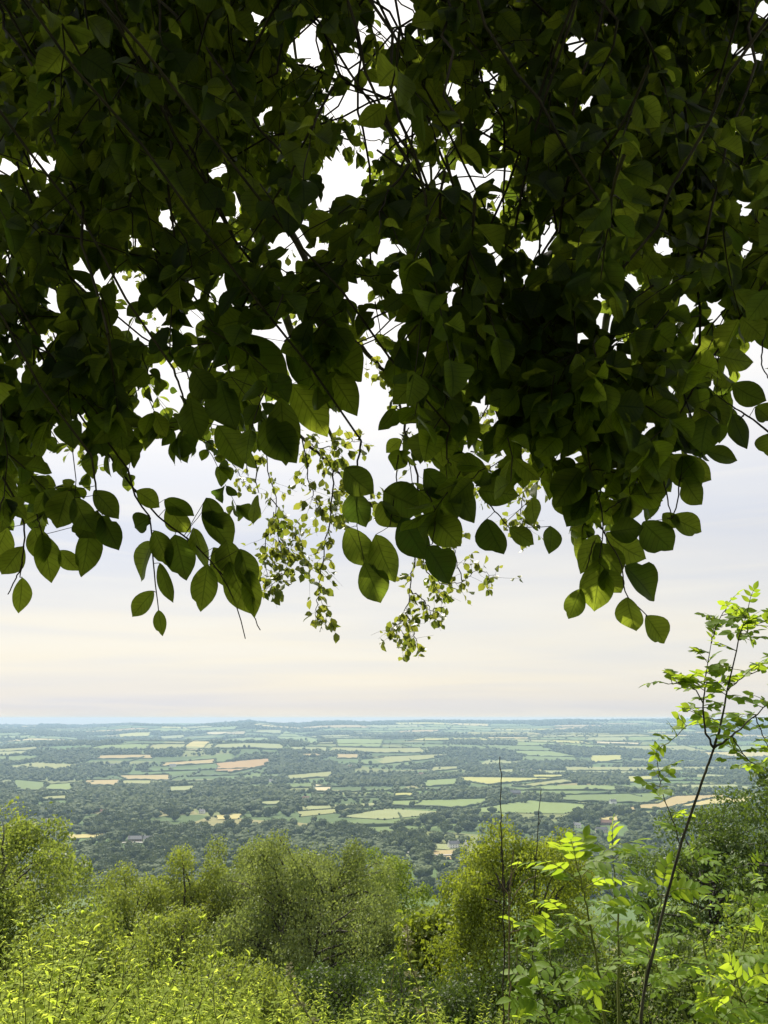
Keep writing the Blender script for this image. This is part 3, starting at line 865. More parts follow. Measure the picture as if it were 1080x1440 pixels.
def house(px, py, wd, dp, hh, rot, wall, roof, label):
    p = ground(px, py)
    o = empty('house', (p[0], p[1], p[2] - .3), label, 'house')
    o.rotation_euler = (0, 0, rot)
    x, y, rz = wd / 2, dp / 2, dp * .42
    mb = MB(); mb.add(boxv(-x, x, -y, y, 0, hh), BOXF)
    mb.add([(-x, -y, hh), (-x, y, hh), (-x, 0, hh + rz)], [(0, 2, 1)]); mb.add([(x, -y, hh), (x, y, hh), (x, 0, hh + rz)], [(0, 1, 2)])
    mb.build('wall', M_WALL[wall], o, False)
    e = .5; k = rz / y
    mb = MB()
    for s in (-1, 1):
        a = [(-x - e, s * (y + e), hh - e * k + .05), (x + e, s * (y + e), hh - e * k + .05), (x + e, 0, hh + rz + .05), (-x - e, 0, hh + rz + .05)]
        b = [(q[0], q[1], q[2] + .25) for q in a]
        mb.add(a + b, BOXF)
    ro = mb.build('roof', M_ROOF[roof], o, False)
    for cx_ in ((-x + .9,) if wd < 14 else (-x + .9, x - .9)):
        mb = MB(); mb.add(boxv(cx_ - .5, cx_ + .5, -.5, .5, hh + rz - .5, hh + rz + 1.5), BOXF)
        mb.build('chimney', M_WALL['brick'] if wall != 'white' else M_WALL['white'], ro, False)
    nwin = max(2, int(wd / 3.6))
    for fl in range(1 if hh < 5 else 2):
        for q in range(nwin):
            wx = -x + (q + .5) * wd / nwin
            if fl == 0 and q == nwin // 2:
                mb = MB(); mb.add(boxv(wx - .5, wx + .5, -y - .06, -y + .02, .05, 2.15), BOXF); mb.build('door', M_DOOR, o, False); continue
            mb = MB(); mb.add(boxv(wx - .6, wx + .6, -y - .05, -y + .02, .9 + fl * 2.6, 2.1 + fl * 2.6), BOXF); mb.build('window', M_PANE, o, False)
    return o


for h in HOUSES_PX:
    house(*h)


# ------------------------------------------------------------------ near hillside trees
def tree(name, px, top_py, Y, width, label, mat, seed, nclump=60, leaves=26000, leaf=.09, clump=.55, droop=0.0, dome=1.0, base=None, cat='tree', bark=None, stems=3,
         lean=(0, 0), lowest=.12, W=1.0, group=None, tpl=T_CHIP, fill=.18, trunk_r=None):
    g = np.random.default_rng(seed)
    top = at_y(px, top_py, Y); x0, y0 = top[0], Y
    gz_ = float(height(x0, y0)) - .1 if base is None else base
    H = top[2] - gz_; rw = width / 2
    o = empty(name, (x0, y0, gz_), label, cat, group)
    # clump centres through the crown, more of them towards its outside
    C = []
    while len(C) < nclump:
        d = unit(g.normal(0, 1, 3)); q = g.uniform(.25, 1) ** .5
        p = np.array([d[0] * q, d[1] * q, d[2] * q])
        z = .5 * (1 + p[2])                        # 0..1 in crown height
        wz = math.sin(math.pi * min(max(z, .03), .985) ** dome * .93 + .16) if dome != 1 else 1
        wz = min(1, max(.25, wz)) if dome != 1 else 1
        C.append((p[0] * (rw - clump * .5) * wz + lean[0] * z, p[1] * (rw - clump * .5) * wz * .9 + lean[1] * z, H * (lowest + (1 - lowest) * z) - clump * .35 * z))
    C = np.array(C)
    # trunk and limbs
    tb = MB(); lb = MB(); r0 = trunk_r or H * .018
    tops = []
    for s in range(stems):
        b = np.array([g.normal(0, .05 * stems), g.normal(0, .05 * stems), 0.]); e = np.array([g.normal(0, rw * .28), g.normal(0, rw * .28), H * g.uniform(.55, .74)]) + np.array([lean[0], lean[1], 0]) * .8
        mid = (b + e) / 2 + np.array([g.normal(0, .12) * rw, g.normal(0, .12) * rw, 0])
        path = smooth_path([b, mid, e], 16, .03)
        tube(tb, path, np.linspace(r0, r0 * .18, 16), 7); tops.append(path)
    allp = np.concatenate(tops)
    for c in C:
        cand = allp[allp[:, 2] < c[2] - .12 * H * g.random()]
        if len(cand) == 0: cand = allp[:3]
        k = cand[np.argmin(np.linalg.norm((cand - c) * np.array([1, 1, .7]), axis=1))]
        mid = (k + c) / 2 + np.array([0, 0, .10 * np.linalg.norm(c - k)])
        pth = smooth_path([k, mid, c], 7, .03)
        tube(lb, pth, np.linspace(r0 * .34, r0 * .07, 7), 4)
    tb.build('trunk', bark or M_BARK, o); lb.build('limbs', bark or M_BARK, o)
    # foliage: sprays in each clump
    cb_ = MB()
    per = int(leaves * (1 - fill) / nclump)
    O, T, NN = [], [], []
    for c in C:
        n = int(per * g.uniform(.6, 1.4)); sc = clump * g.uniform(.7, 1.25)
        u_ = unit(g.normal(0, 1, (n, 3)) + np.array([0, 0, .35])); d = u_ * (g.uniform(0, 1, (n, 1)) ** .28) * sc * np.array([1, 1, .85])
        NN.append(u_ * 1.1)
        d[:, 2] -= droop * np.abs(g.normal(0, 1, n)) * sc
        O.append(c + d); T.append(np.clip(g.normal(.5, .22, n) + g.normal(0, .16), 0, 1))
    n = int(leaves * fill)
    ci = g.integers(0, nclump, n); cj = g.integers(0, nclump, n); mixf = g.random((n, 1))
    O.append(C[ci] * mixf + C[cj] * (1 - mixf) + g.normal(0, clump * .4, (n, 3))); T.append(g.random(n) * .8)
    NN.append(np.zeros((n, 3))); NN = np.concatenate(NN)
    O = np.concatenate(O); T = np.concatenate(T)
    A = unit(g.normal(0, 1, O.shape) + np.array([0, 0, -.5 - droop]))
    N = unit(g.normal(0, .75, O.shape) + NN + np.array([0, 0, .5]))
    put_leaves(cb_, tpl, O, A, N, leaf * g.uniform(.6, 1.35, len(O)), W, T)
    cb_.build('crown', mat, o, smooth=False)
    return o


tree('hazel_tree', 18, 1134, 20, 6.0, 'bright leafy green tree rising at the left edge', M_HAZEL, 1, 85, 52000, .085, .62, .25, stems=3)
tree('willow_tree', 172, 1212, 27, 5.0, 'low olive willow thicket next to the tree at the left edge', M_WILLOW, 2, 55, 42000, .085, .5, .5, stems=4)
tree('willow_tree', 256, 1186, 29, 5.0, 'olive willow leaning against the left flank of the birch', M_WILLOW, 3, 55, 42000, .085, .5, .6, stems=4)
tree('birch_tree', 336, 1160, 31, 5.4, 'slender left-hand birch with drooping grey-green sprays', M_BIRCH, 4, 60, 46000, .085, .5, .9, stems=2)
tree('birch_tree', 430, 1146, 28, 8.0, 'broad grey-green birch with a domed crown in the middle', M_BIRCH, 5, 140, 110000, .085, .55, .9, stems=5, lowest=.05)
tree('round_tree', 530, 1172, 44, 7.0, 'round darker green tree just behind the right side of the broad birch', M_SHRUB, 6, 80, 40000, .125, .6, .1, stems=1)
tree('sallow_tree', 622, 1262, 21, 2.6, 'low yellow-green sallow at the left foot of the domed one', M_SALLOW, 26, 50, 16000, .16, .6, .1, stems=2)
tree('sallow_tree', 724, 1146, 18, 4.2, 'dense yellow-green sallow with a domed crown behind the dead stalk', M_SALLOW, 7, 105, 80000, .065, .42, .5, stems=4, lowest=.05)
tree('sallow_tree', 772, 1140, 21, 2.6, 'thin yellow-green sallow top poking up behind the domed one', M_SALLOW, 8, 36, 16000, .07, .36, .4, stems=2)
tree('oak_tree', 1000, 1096, 25, 6.0, 'dark glossy-leaved oak at the right behind the tall sapling', M_OAK, 9, 85, 48000, .10, .55, .1, stems=1)
tree('oak_tree', 1100, 1060, 22, 4.0, 'dark oak cut off by the right edge', M_OAK, 10, 50, 20000, .12, .5, .1, stems=1)
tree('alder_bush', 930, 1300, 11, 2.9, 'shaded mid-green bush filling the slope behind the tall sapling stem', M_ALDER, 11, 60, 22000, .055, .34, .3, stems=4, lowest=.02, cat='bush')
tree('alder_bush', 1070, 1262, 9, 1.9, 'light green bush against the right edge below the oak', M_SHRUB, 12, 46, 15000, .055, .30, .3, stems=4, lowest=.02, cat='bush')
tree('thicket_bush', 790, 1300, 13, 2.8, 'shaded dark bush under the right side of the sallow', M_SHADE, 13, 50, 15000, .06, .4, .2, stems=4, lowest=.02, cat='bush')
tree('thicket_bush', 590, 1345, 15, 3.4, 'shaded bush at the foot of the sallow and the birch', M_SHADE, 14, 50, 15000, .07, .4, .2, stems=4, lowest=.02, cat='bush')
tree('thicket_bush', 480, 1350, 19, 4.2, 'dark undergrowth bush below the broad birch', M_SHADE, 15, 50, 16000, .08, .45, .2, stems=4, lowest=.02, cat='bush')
tree('thicket_bush', 110, 1262, 14, 3.0, 'olive bush in front of the willow thicket', M_WILLOW, 16, 50, 18000, .07, .4, .5, stems=4, lowest=.02, cat='bush')
tree('thicket_bush', 232, 1262, 22, 4.2, 'olive bush filling the gap between the willows and the left-hand birch', M_WILLOW, 18, 55, 30000, .07, .45, .4, stems=4, lowest=.02, cat='bush')
tree('thicket_bush', 300, 1310, 17, 4.0, 'low olive bush at the foot of the left-hand birch', M_WILLOW, 17, 50, 18000, .08, .42, .5, stems=4, lowest=.02, cat='bush')

# ------------------------------------------------------------------ nettles and willowherb on the bank
def nettle(seed, h, narrow, flower=False):
    """returns (stem mesh builder, leaf mesh builder, flower builder or None) for one upright plant"""
    g = np.random.default_rng(seed); sm, lm = MB(), MB()
    bend = g.normal(0, .2, 2)
    path = smooth_path([(0, 0, 0), (bend[0] * .3, bend[1] * .3, h * .5), (bend[0] * h, bend[1] * h, h)], 14, .004)
    tube(sm, path, np.linspace(.0036, .0014, 14), 5)
    nn = int(h / .030)
    O, A, N, L = [], [], [], []
    a0 = g.uniform(0, 6.28)
    for k in range(3, nn):
        t = k / nn; q = t * 13; i0 = int(q); p = path[i0] + (path[min(i0 + 1, 13)] - path[i0]) * (q - i0)
        a0 += math.pi / 2 + g.normal(0, .25)
        size = (.088 if narrow else .07) * (1 - .62 * max(0, t - .45) / .55) * g.uniform(.8, 1.15)
        for s in (0, math.pi):
            if g.random() < .06: continue
            a = a0 + s + g.normal(0, .15); up = -.35 + .85 * t + g.normal(0, .3)
            O.append(p); A.append((math.cos(a), math.sin(a), up)); N.append((-.5 * math.cos(a) + g.normal(0, .4), -.5 * math.sin(a) + g.normal(0, .4), 1.)); L.append(size)
            if t < .93 and g.random() < .6:           # axillary shoot
                for e in range(3):
                    b = a + g.normal(0, .5)
                    O.append(p + np.array([math.cos(a), math.sin(a), up]) * size * .45 * (e + 1) * .6); A.append((math.cos(b), math.sin(b), up + g.normal(.2, .3)))
                    N.append((g.normal(0, .5), g.normal(0, .5), 1.)); L.append(size * g.uniform(.35, .6))
    for e in range(5):
        a = g.uniform(0, 6.28); O.append(path[-1]); A.append((math.cos(a) * .5, math.sin(a) * .5, 1.2)); N.append((-math.cos(a), -math.sin(a), .5)); L.append(.03 * g.uniform(.7, 1.2))
    put_leaves(lm, T_LANCE, np.array(O), np.array(A), np.array(N), np.array(L), .95 if narrow else 1.55, g.random(len(O)))
    fm = None
    if flower:
        fm = MB(); m = 260; t = g.uniform(.62, 1.14, m)
        base = np.array([path[min(int(min(x, 1) * 13), 13)] for x in t]); base[:, 2] += np.maximum(0, t - 1) * h * .8
        r_ = .03 * (1.2 - t)[:, None] * 1.6
        d = g.normal(0, 1, (m, 3)) * np.array([1, 1, .3])
        tube(fm, [path[8], path[11], path[13], path[13] + np.array([0, 0, h * .11])], [.003, .003, .003, .002], 5)
        put_leaves(fm, T_CHIP, base + d * r_, unit(d + np.array([0, 0, .5])), unit(g.normal(0, 1, (m, 3))), g.uniform(.008, .02, m), .8, g.random(m))
    return sm, lm, fm


M_PLUME = leaf_mat('grey_seed_plume', (.16, .16, .09), (.28, .26, .16), (.14, .14, .06), (.24, .22, .12), trans=.4, scale=3)
NV = []
for k in range(8):
    narrow = k >= 4
    sm, lm, fm = nettle(100 + k, 1.0, narrow, flower=(k == 7))
    NV.append((sm.mesh('stem', M_STEM), lm.mesh('leaves', M_NETTLE), fm.mesh('plume', M_PLUME, False) if fm else None))


def put_nettle(x, y, s, var, label, group=None):
    z = float(height(x, y)) - .02
    nm = 'willowherb' if var >= 4 else 'nettle'
    o = empty(nm, (x, y, z), label, nm, group)
    o.rotation_euler = (rng.normal(0, .13), rng.normal(0, .13), rng.uniform(0, 6.28)); o.scale = (s, s, s)
    for nme, me in zip(('stem', 'leaves', 'plume'), NV[var]):
        if me is None: continue
        c = bpy.data.objects.new(nme, me); COL.objects.link(c); c.parent = o
    return o


# skyline of the bank in the photo: how high the plants stand at each column
BX = np.array([-120, 0, 60, 120, 180, 230, 290, 330, 370, 420, 470, 520, 560, 600, 650, 690, 740, 1000, 1080, 1200])
BY = np.array([1255, 1262, 1268, 1275, 1305, 1325, 1325, 1335, 1352, 1366, 1374, 1380, 1378, 1372, 1374, 1400, 1470, 1480, 1450, 1440])
NG = ['bright yellow-green nettle standing in the sunlit bank along the lower left', 'narrow-leaved willowherb standing in the sunlit bank along the lower left']
cnt = 0
nrng = np.random.default_rng(31)
while cnt < 290:
    px = nrng.uniform(-140, 760); y = 2.6 + 6.2 * nrng.random() ** 1.0
    if px < 520 and nrng.random() < .22: continue
    top = np.interp(px, BX, BY) + abs(nrng.normal(0, 14)) + (8.8 - y) * nrng.uniform(2, 24)
    if px > 700: top += 30
    p = at_y(px, top, y); hgt = p[2] - float(height(p[0], y))
    if hgt < .28: continue
    hgt = min(hgt, 1.75)
    var = int(nrng.integers(0, 7)); 
    put_nettle(p[0], y, hgt, var, NG[1 if var >= 4 else 0], 'willowherbs on the sunlit bank' if var >= 4 else 'nettles on the sunlit bank'); cnt += 1
for px, top, y, var, lab in ((640, 1322, 4.6, 7, 'tall grey-plumed willowherb standing clear of the bank left of the dead stalk'),
                             (560, 1372, 4.2, 7, 'shorter plumed willowherb at the right end of the sunlit bank'),
                             (450, 1352, 4.0, 3, 'nettle with the highest leafy top in front of the broad birch'),
                             (318, 1300, 4.4, 1, 'nettle with an upright tip rising above the bank by the left-hand birch'),
                             (238, 1312, 4.2, 5, 'willowherb tip leaning above the bank below the willows'),
                             (12, 1225, 3.4, 5, 'tall willowherb at the left edge in front of the leafy tree')):
    p = at_y(px, top, y); put_nettle(p[0], y, p[2] - float(height(p[0], y)), var, lab)

# low leaf cover beneath them and over the rest of the near slope
ub = MB(); n = 52000
uy = 1.2 + 15 * nrng.random(n) ** 1.3; ux = nrng.uniform(-.85, .85, n) * (uy + 1.5)
cov = np.where(ux / uy < .15, .62, .42)
uz = height(ux, uy) + nrng.random(n) ** 1.3 * cov * (.7 + .5 * np.sin(ux * 3.1) * np.sin(uy * 2.3)) * np.minimum(1, uy / 3)
put_leaves(ub, T_SMALL, np.column_stack([ux, uy, uz]), unit(nrng.normal(0, 1, (n, 3)) + [0, 0, .5]), unit(nrng.normal(0, .6, (n, 3)) + [0, 0, 1]), nrng.uniform(.035, .085, n), 1.0, nrng.random(n) * .8)
tag(ub.build('undergrowth', M_COVER, smooth=False), 'low tangled leaves carpeting the bank under the nettles', 'undergrowth', kind='stuff')


# ------------------------------------------------------------------ ash shrub, tall sapling, small leafy shrubs
def compound(lm, sm, base, tip, npairs, leaflet, g, up=None, droop=.06, wide=1.15):
    """a pinnate leaf: thin curved stalk with leaflet pairs and an end leaflet"""
    base = np.asarray(base, float); tip = np.asarray(tip, float)
    L_ = np.linalg.norm(tip - base); mid = (base + tip) / 2 + np.array([0, 0, droop * L_ * 2])
    path = smooth_path([base, mid, tip], 12)
    tube(sm, path, np.linspace(.0024, .0012, 12), 4)
    ax = unit(np.gradient(path, axis=0))
    nup = unit(np.array([0, -.25, 1.0]) + g.normal(0, .35, 3)) if up is None else unit(up)
    O, A, N, Ls = [], [], [], []
    for k in range(npairs):
        t = .28 + .64 * k / max(1, npairs - 1); i = int(t * 11); p = path[i]; a = ax[i]
        s = unit(np.cross(a, nup)); n_ = np.cross(s, a)
        for sg in (-1, 1):
            O.append(p); A.append(unit(s * sg + a * g.uniform(.45, .75) - n_ * g.uniform(-.1, .3))); N.append(n_ + g.normal(0, .22, 3)); Ls.append(leaflet * g.uniform(.8, 1.1) * (1 - .3 * abs(t - .6)))
    O.append(path[-1]); A.append(ax[-1]); N.append(nup + g.normal(0, .2, 3)); Ls.append(leaflet * 1.05)
    put_leaves(lm, T_LEAFLET, np.array(O), np.array(A), np.array(N), np.array(Ls), wide, g.random(len(O)))


def ash_shrub(name, label, base_px, d0, stems, extra, seed, leaflet=.07, rach=(.2, .3), density=1.0, cat='shrub', r0=.011, pairs=(4, 6)):
    """stems: lists of (px, py, d); extra: explicit (base px,py,d, tip px,py,d) leaves"""
    g = np.random.default_rng(seed)
    b = at(*base_px, d0); b[2] = float(height(b[0], b[1])) - .03
    o = empty(name, b, label, cat)
    lm, leafst = MB(), MB()
    for st in stems:
        pts = [np.zeros(3) + g.normal(0, .03, 3) * [1, 1, 0]] + [at(*q) - b for q in st]
        path = smooth_path(pts, 26, .004); sm = MB()
        tube(sm, path, np.linspace(r0, .003, 26), 6)
        sm.build('stem', M_STEM, o)
        seg = np.linalg.norm(np.diff(path, axis=0), axis=1).sum(); nn = int(seg / .13 * density); a0 = g.uniform(0, 6)
        for k in range(nn):
            t = .34 + .66 * (k + 1) / nn; i = min(int(t * 25), 25); p = path[i]
            a0 += math.pi / 2
            for s in (0, math.pi):
                if g.random() < .12: continue
                a = a0 + s + g.normal(0, .3); rl = g.uniform(*rach) * (1.1 - .3 * t)
                dirv = np.array([math.cos(a), math.sin(a), g.uniform(.05, .65)])
                compound(lm, leafst, p, p + unit(dirv) * rl, int(g.integers(*pairs)), leaflet * g.uniform(.85, 1.1), g)
        compound(lm, leafst, path[-1], path[-1] + unit(path[-1] - path[-4] + g.normal(0, .01, 3)) * rach[0], 4, leaflet, g)
    for q in extra:
        compound(lm, leafst, at(*q[:3]) - b, at(*q[3:6]) - b, 5, leaflet * (q[6] if len(q) > 6 else 1), g)
    leafst.build('leaf_stalks', M_STEM, o); lm.build('leaves', M_ASH, o)
    return o


ash_shrub('ash_shrub', 'bright green ash shrub with fern-like leaves left of the tall sapling stem', (880, 1560), 4.3,
          [[(850, 1430, 4.3), (830, 1300, 4.2), (812, 1222, 4.1)], [(870, 1420, 4.4), (868, 1290, 4.5), (862, 1208, 4.5)], [(820, 1450, 4.1), (785, 1380, 3.9), (768, 1330, 3.8)],
           [(900, 1440, 4.5), (915, 1330, 4.7), (930, 1262, 4.8)], [(800, 1480, 4.0), (775, 1440, 3.9), (762, 1392, 3.8)]],
          [(815, 1238, 4.1, 734, 1214, 4.0, 1.1), (818, 1232, 4.1, 896, 1182, 4.2, 1.1), (812, 1226, 4.1, 822, 1178, 4.2), (772, 1300, 3.9, 742, 1312, 3.8), (830, 1318, 4.2, 768, 1326, 4.0),
           (800, 1362, 4.0, 750, 1372, 3.9), (812, 1352, 4.1, 836, 1398, 4.0), (866, 1362, 4.3, 922, 1350, 4.2), (862, 1210, 4.5, 905, 1192, 4.5), (930, 1264, 4.8, 985, 1248, 4.8), (935, 1270, 4.8, 895, 1240, 4.8),
           (800, 1290, 4.1, 755, 1268, 4.0), (840, 1280, 4.2, 890, 1262, 4.3)], 41, .082, density=.48)
ash_shrub('ash_shrub', 'smaller ash shrub with pale green leaflets in the lower right corner', (1075, 1570), 4.2,
          [[(1060, 1460, 4.2), (1040, 1390, 4.1)], [(1085, 1440, 4.3), (1080, 1360, 4.3)], [(1035, 1500, 4.0), (1010, 1440, 3.9)]],
          [(1040, 1376, 4.1, 966, 1362, 4.0), (1045, 1384, 4.1, 1075, 1345, 4.2), (1030, 1420, 4.0, 985, 1412, 3.9), (1050, 1420, 4.1, 1085, 1440, 4.0)], 42, .075, density=.8)
ash_shrub('ash_shrub', 'pale ash shoot behind the sapling stem near the right edge', (1000, 1500), 6.2,
          [[(1000, 1400, 6.2), (985, 1300, 6.2), (975, 1215, 6.2)], [(1030, 1400, 6.2), (1050, 1310, 6.3), (1060, 1240, 6.3)], [(960, 1420, 6.2), (930, 1370, 6.1), (915, 1330, 6.0)]],
          [(972, 1216, 6.2, 1000, 1200, 6.2), (1050, 1300, 6.3, 1085, 1280, 6.3)], 43, .075, density=.55)


def sapling():
    g = np.random.default_rng(51); d = 4.0
    b = at(896, 1500, d); b[2] = float(height(b[0], b[1])) - .05
    o = empty('ash_sapling', b, 'tall thin sapling with a leaning dark stem and leafy head against the sky', 'sapling')
    P = lambda q: at(q[0], q[1], d + (q[2] if len(q) > 2 else 0)) - b
    main = smooth_path([np.zeros(3), P((902, 1440)), P((926, 1310)), P((957, 1190)), P((988, 1098)), P((1004, 1052))], 40, .0008)
    mb = MB(); tube(mb, main, np.linspace(.0088, .0055, 40), 8); mb.build('stem', M_BARK, o)
    br = [[(1004, 1052), (993, 1030), (989, 990), (993, 950), (1000, 905, .1)], [(1004, 1052), (1015, 1012), (1024, 970, -.05), (1040, 900, -.1), (1052, 856, -.1)],
          [(1004, 1052), (1030, 1035), (1062, 1005, .1), (1100, 975, .2)], [(957, 1190), (948, 1160, .1), (930, 1110, .2), (925, 1078, .2)], [(989, 990), (974, 966, -.1), (955, 960, -.15), (940, 962, -.15)],
          [(1024, 970, -.05), (1050, 950, .0), (1090, 935, .1)], [(1040, 900, -.1), (1060, 880, 0), (1092, 868, .1)], [(1000, 905, .1), (1008, 880, .1), (1020, 858, .1)],
          [(1015, 1012), (995, 1012, .1), (968, 1020, .2), (940, 1045, .2)], [(1062, 1005, .1), (1075, 1040, .1), (1092, 1062, .1)], [(1030, 1035), (1052, 1068, 0), (1085, 1085, .1)]]
    lm, st = MB(), MB()
    for k, q in enumerate(br):
        path = smooth_path([P(a) for a in q], 14, .003); mb = MB()
        tube(mb, path, np.linspace(.0068 if k < 3 else .0036, .0018, 14), 5); mb.build('branch', M_BARK, o)
        seg = np.linalg.norm(np.diff(path, axis=0), axis=1).sum()
        nn = max(4, int(seg / .034))
        for e in range(nn):
            t = (.35 if k < 3 else .2) + (.8 if k > 2 else .65) * (e + .5) / nn
            i = min(int(t * 13), 13); p = path[i]; a = g.uniform(0, 6.28)
            dirv = np.array([math.cos(a), math.sin(a) * .8, g.uniform(-.2, .7)])
            rl = g.uniform(.06, .12)
            compound(lm, st, p, p + unit(dirv) * rl, int(g.integers(2, 4)), g.uniform(.042, .062), g, droop=.02, wide=1.75)
        compound(lm, st, path[-1], path[-1] + unit(path[-1] - path[-3]) * .1, 3, .05, g)
    st.build('leaf_stalks', M_STEM, o); lm.build('leaves', M_ASH, o)


sapling()


def stalk(label, pts, twigs, d, r, mat, seed):
    g = np.random.default_rng(seed)
    b = at(pts[0][0], pts[0][1], d); b[2] = float(height(b[0], b[1])) - .03
    o = empty('dead_stalk', b, label, 'stalk')
    P = lambda q: at(q[0], q[1], d) - b
    path = smooth_path([np.zeros(3)] + [P(q) for q in pts], 40, .0025)
    mb = MB(); tube(mb, path, np.linspace(r, r * .45, 40), 6)
    mb.build('stem', mat, o)
    for tw in twigs:
        p = smooth_path([P(q) for q in tw], 8, .002); mb = MB(); tube(mb, p, np.linspace(r * .5, r * .2, 8), 5); mb.build('twig', mat, o)
    return o


stalk('tall dark bare dead stalk standing upright in front of the domed sallow', [(709, 1470), (708, 1400), (709, 1300), (706, 1200), (704, 1120), (703, 1064)], [[(708, 1255), (697, 1243), (690, 1240)], [(706, 1180), (712, 1168)]], 3.9, .0046, M_DRYDARK, 1)
stalk('pale branched dead stalk just right of the tall dark one', [(716, 1480), (717, 1380), (716, 1270), (719, 1235), (722, 1196)], [[(717, 1272), (728, 1252), (742, 1238), (758, 1231)], [(718, 1262), (708, 1246), (700, 1236)], [(717, 1312), (738, 1304), (758, 1298)], [(719, 1235), (731, 1208)]], 3.8, .0052, M_DRY, 2)
stalk('thin brown dead stalk rising behind the ash shrub to the sallow top', [(745, 1480), (748, 1380), (752, 1250), (757, 1160), (761, 1110)], [[(757, 1160), (763, 1148)]], 4.6, .0042, M_DRYDARK, 3)
stalk('short pale dry stem at the bottom between the stalks and the ash', [(724, 1490), (727, 1420), (727, 1332)], [[(727, 1372), (735, 1352)]], 4.0, .0036, M_DRY, 4)
stalk('thin leaning dry grass stem above the right end of the bank', [(545, 1480), (548, 1420), (556, 1346)], [], 3.8, .003, M_DRY, 5)

# ------------------------------------------------------------------ the beech the view is seen under
crng = np.random.default_rng(77)
beech = empty('beech_tree', (-.9, -1.7, float(height(-.9, -1.7)) - .05), 'beech tree whose dark leafy boughs hang across the whole upper half of the view', 'tree')
BO = np.array(beech.location)
mb = MB(); tp = smooth_path([(-.9, -1.7, -.05), (-.86, -1.62, 1.8), (-.8, -1.4, 3.8), (-.6, -1.0, 6.0), (-.5, -.6, 8.2)], 26, .01)
tube(mb, tp - BO, np.linspace(.27, .12, 26) * np.concatenate([[1.35, 1.15], np.ones(24)]), 16)
mb.build('trunk', M_BARK, beech)
# boughs arch forward from the trunk, over the viewer and out past the bank
BOUGHS = [[(-.84, -1.5, 3.0), (-1.5, .2, 3.7), (-2.1, 1.7, 3.9), (-2.5, 3.2, 3.5)], [(-.8, -1.4, 3.6), (-.8, .3, 4.0), (-.8, 2.0, 4.2), (-.6, 3.8, 3.9), (-.35, 5.2, 3.45)],
          [(-.78, -1.3, 3.9), (.0, .3, 4.2), (.6, 1.8, 4.2), (1.1, 3.2, 3.8), (1.3, 4.6, 3.5)], [(-.75, -1.3, 4.2), (.6, -.2, 4.4), (1.8, .9, 4.2), (2.6, 2.2, 3.8), (3.0, 3.4, 3.4)],
          [(-.7, -1.2, 5.0), (-1.2, .8, 5.8), (-1.7, 2.8, 6.0), (-2.0, 5.0, 5.5)], [(-.65, -1.1, 5.4), (-.3, 1.0, 6.2), (.1, 3.2, 6.4), (.4, 5.6, 5.9)], [(-.6, -1., 5.8), (.9, .8, 6.2), (2.1, 2.6, 6.2), (3.0, 4.6, 5.6)],
          [(-.55, -.8, 7.0), (-.8, 1.2, 8.0), (-.9, 3.6, 8.2), (-.8, 6.2, 7.4)], [(-.5, -.7, 7.6), (.8, 1.4, 8.3), (1.6, 3.6, 8.2), (2.2, 6.0, 7.4)], [(-.8, -1.4, 3.4), (-2.0, -.8, 3.9), (-3.2, .6, 4.2), (-4.0, 2.4, 4.0)],
          [(-.8, -1.4, 4.0), (.8, -1.4, 4.4), (2.6, -.6, 4.6), (4.2, 1.2, 4.2)]]
bpts, bid = [], []
bough_obj = []
for k, q in enumerate(BOUGHS):
    path = smooth_path(q, 40, .006); mb = MB()
    tube(mb, path - BO, np.linspace(.075 if k != 9 else .06, .010, 40), 8)
    bough_obj.append(mb.build('bough', M_BARK, beech)); bpts.append(path[6:]); bid += [k] * 34
bpts = np.concatenate(bpts); bid = np.array(bid)
LB = [MB() for _ in BOUGHS]; TB = [MB() for _ in BOUGHS]

# lower edge of the near leaves, and the openings the sky shows through (photo columns/rows)
EX = np.array([-600, 0, 30, 60, 110, 130, 150, 200, 230, 280, 310, 350, 366, 378, 400, 440, 478, 488, 500, 545, 556, 580, 610, 640, 660, 700, 740, 775, 800, 830, 860, 900, 930, 960, 985, 1005, 1030, 1055, 1085, 1700])
EY = np.array([790, 765, 745, 775, 762, 745, 695, 700, 738, 752, 785, 815, 730, 640, 628, 596, 588, 640, 770, 780, 790, 785, 780, 760, 715, 700, 700, 715, 765, 825, 780, 745, 722, 695, 665, 640, 600, 570, 540, 520])
HOLES = np.array([(475, 255, 34, 27), (186, 402, 24, 20), (218, 442, 17, 15), (168, 450, 9, 14), (440, 62, 15, 28), (557, 10, 36, 22), (8, 240, 10, 20), (415, 335, 13, 7), (310, 238, 15, 8), (499, 412, 15, 18), (52, 222, 7, 7),
                  (686, 185, 9, 18), (650, 240, 17, 10), (602, 245, 9, 10), (770, 325, 7, 15), (962, 425, 14, 15), (1006, 432, 10, 16), (850, 452, 16, 10), (1046, 290, 9, 14), (828, 140, 5, 9), (812, 62, 16, 12), (935, 345, 14, 8), (1072, 14, 10, 14),
                  (523, 560, 20, 90), (515, 500, 18, 30), (692, 590, 20, 14), (1062, 505, 20, 24), (260, 545, 10, 20), (240, 520, 14, 14), (375, 470, 20, 12), (85, 605, 12, 6), (100, 650, 14, 9), (345, 690, 9, 12), (700, 640, 8, 14),
                  (690, 352, 7, 6), (740, 345, 6, 8), (1060, 75, 9, 9), (1035, 70, 7, 9), (1075, 620, 24, 26), (160, 690, 12, 22), (815, 640, 6, 10), (410, 455, 16, 12), (445, 640, 26, 32), (440, 690, 40, 45), (420, 560, 8, 30)], float)


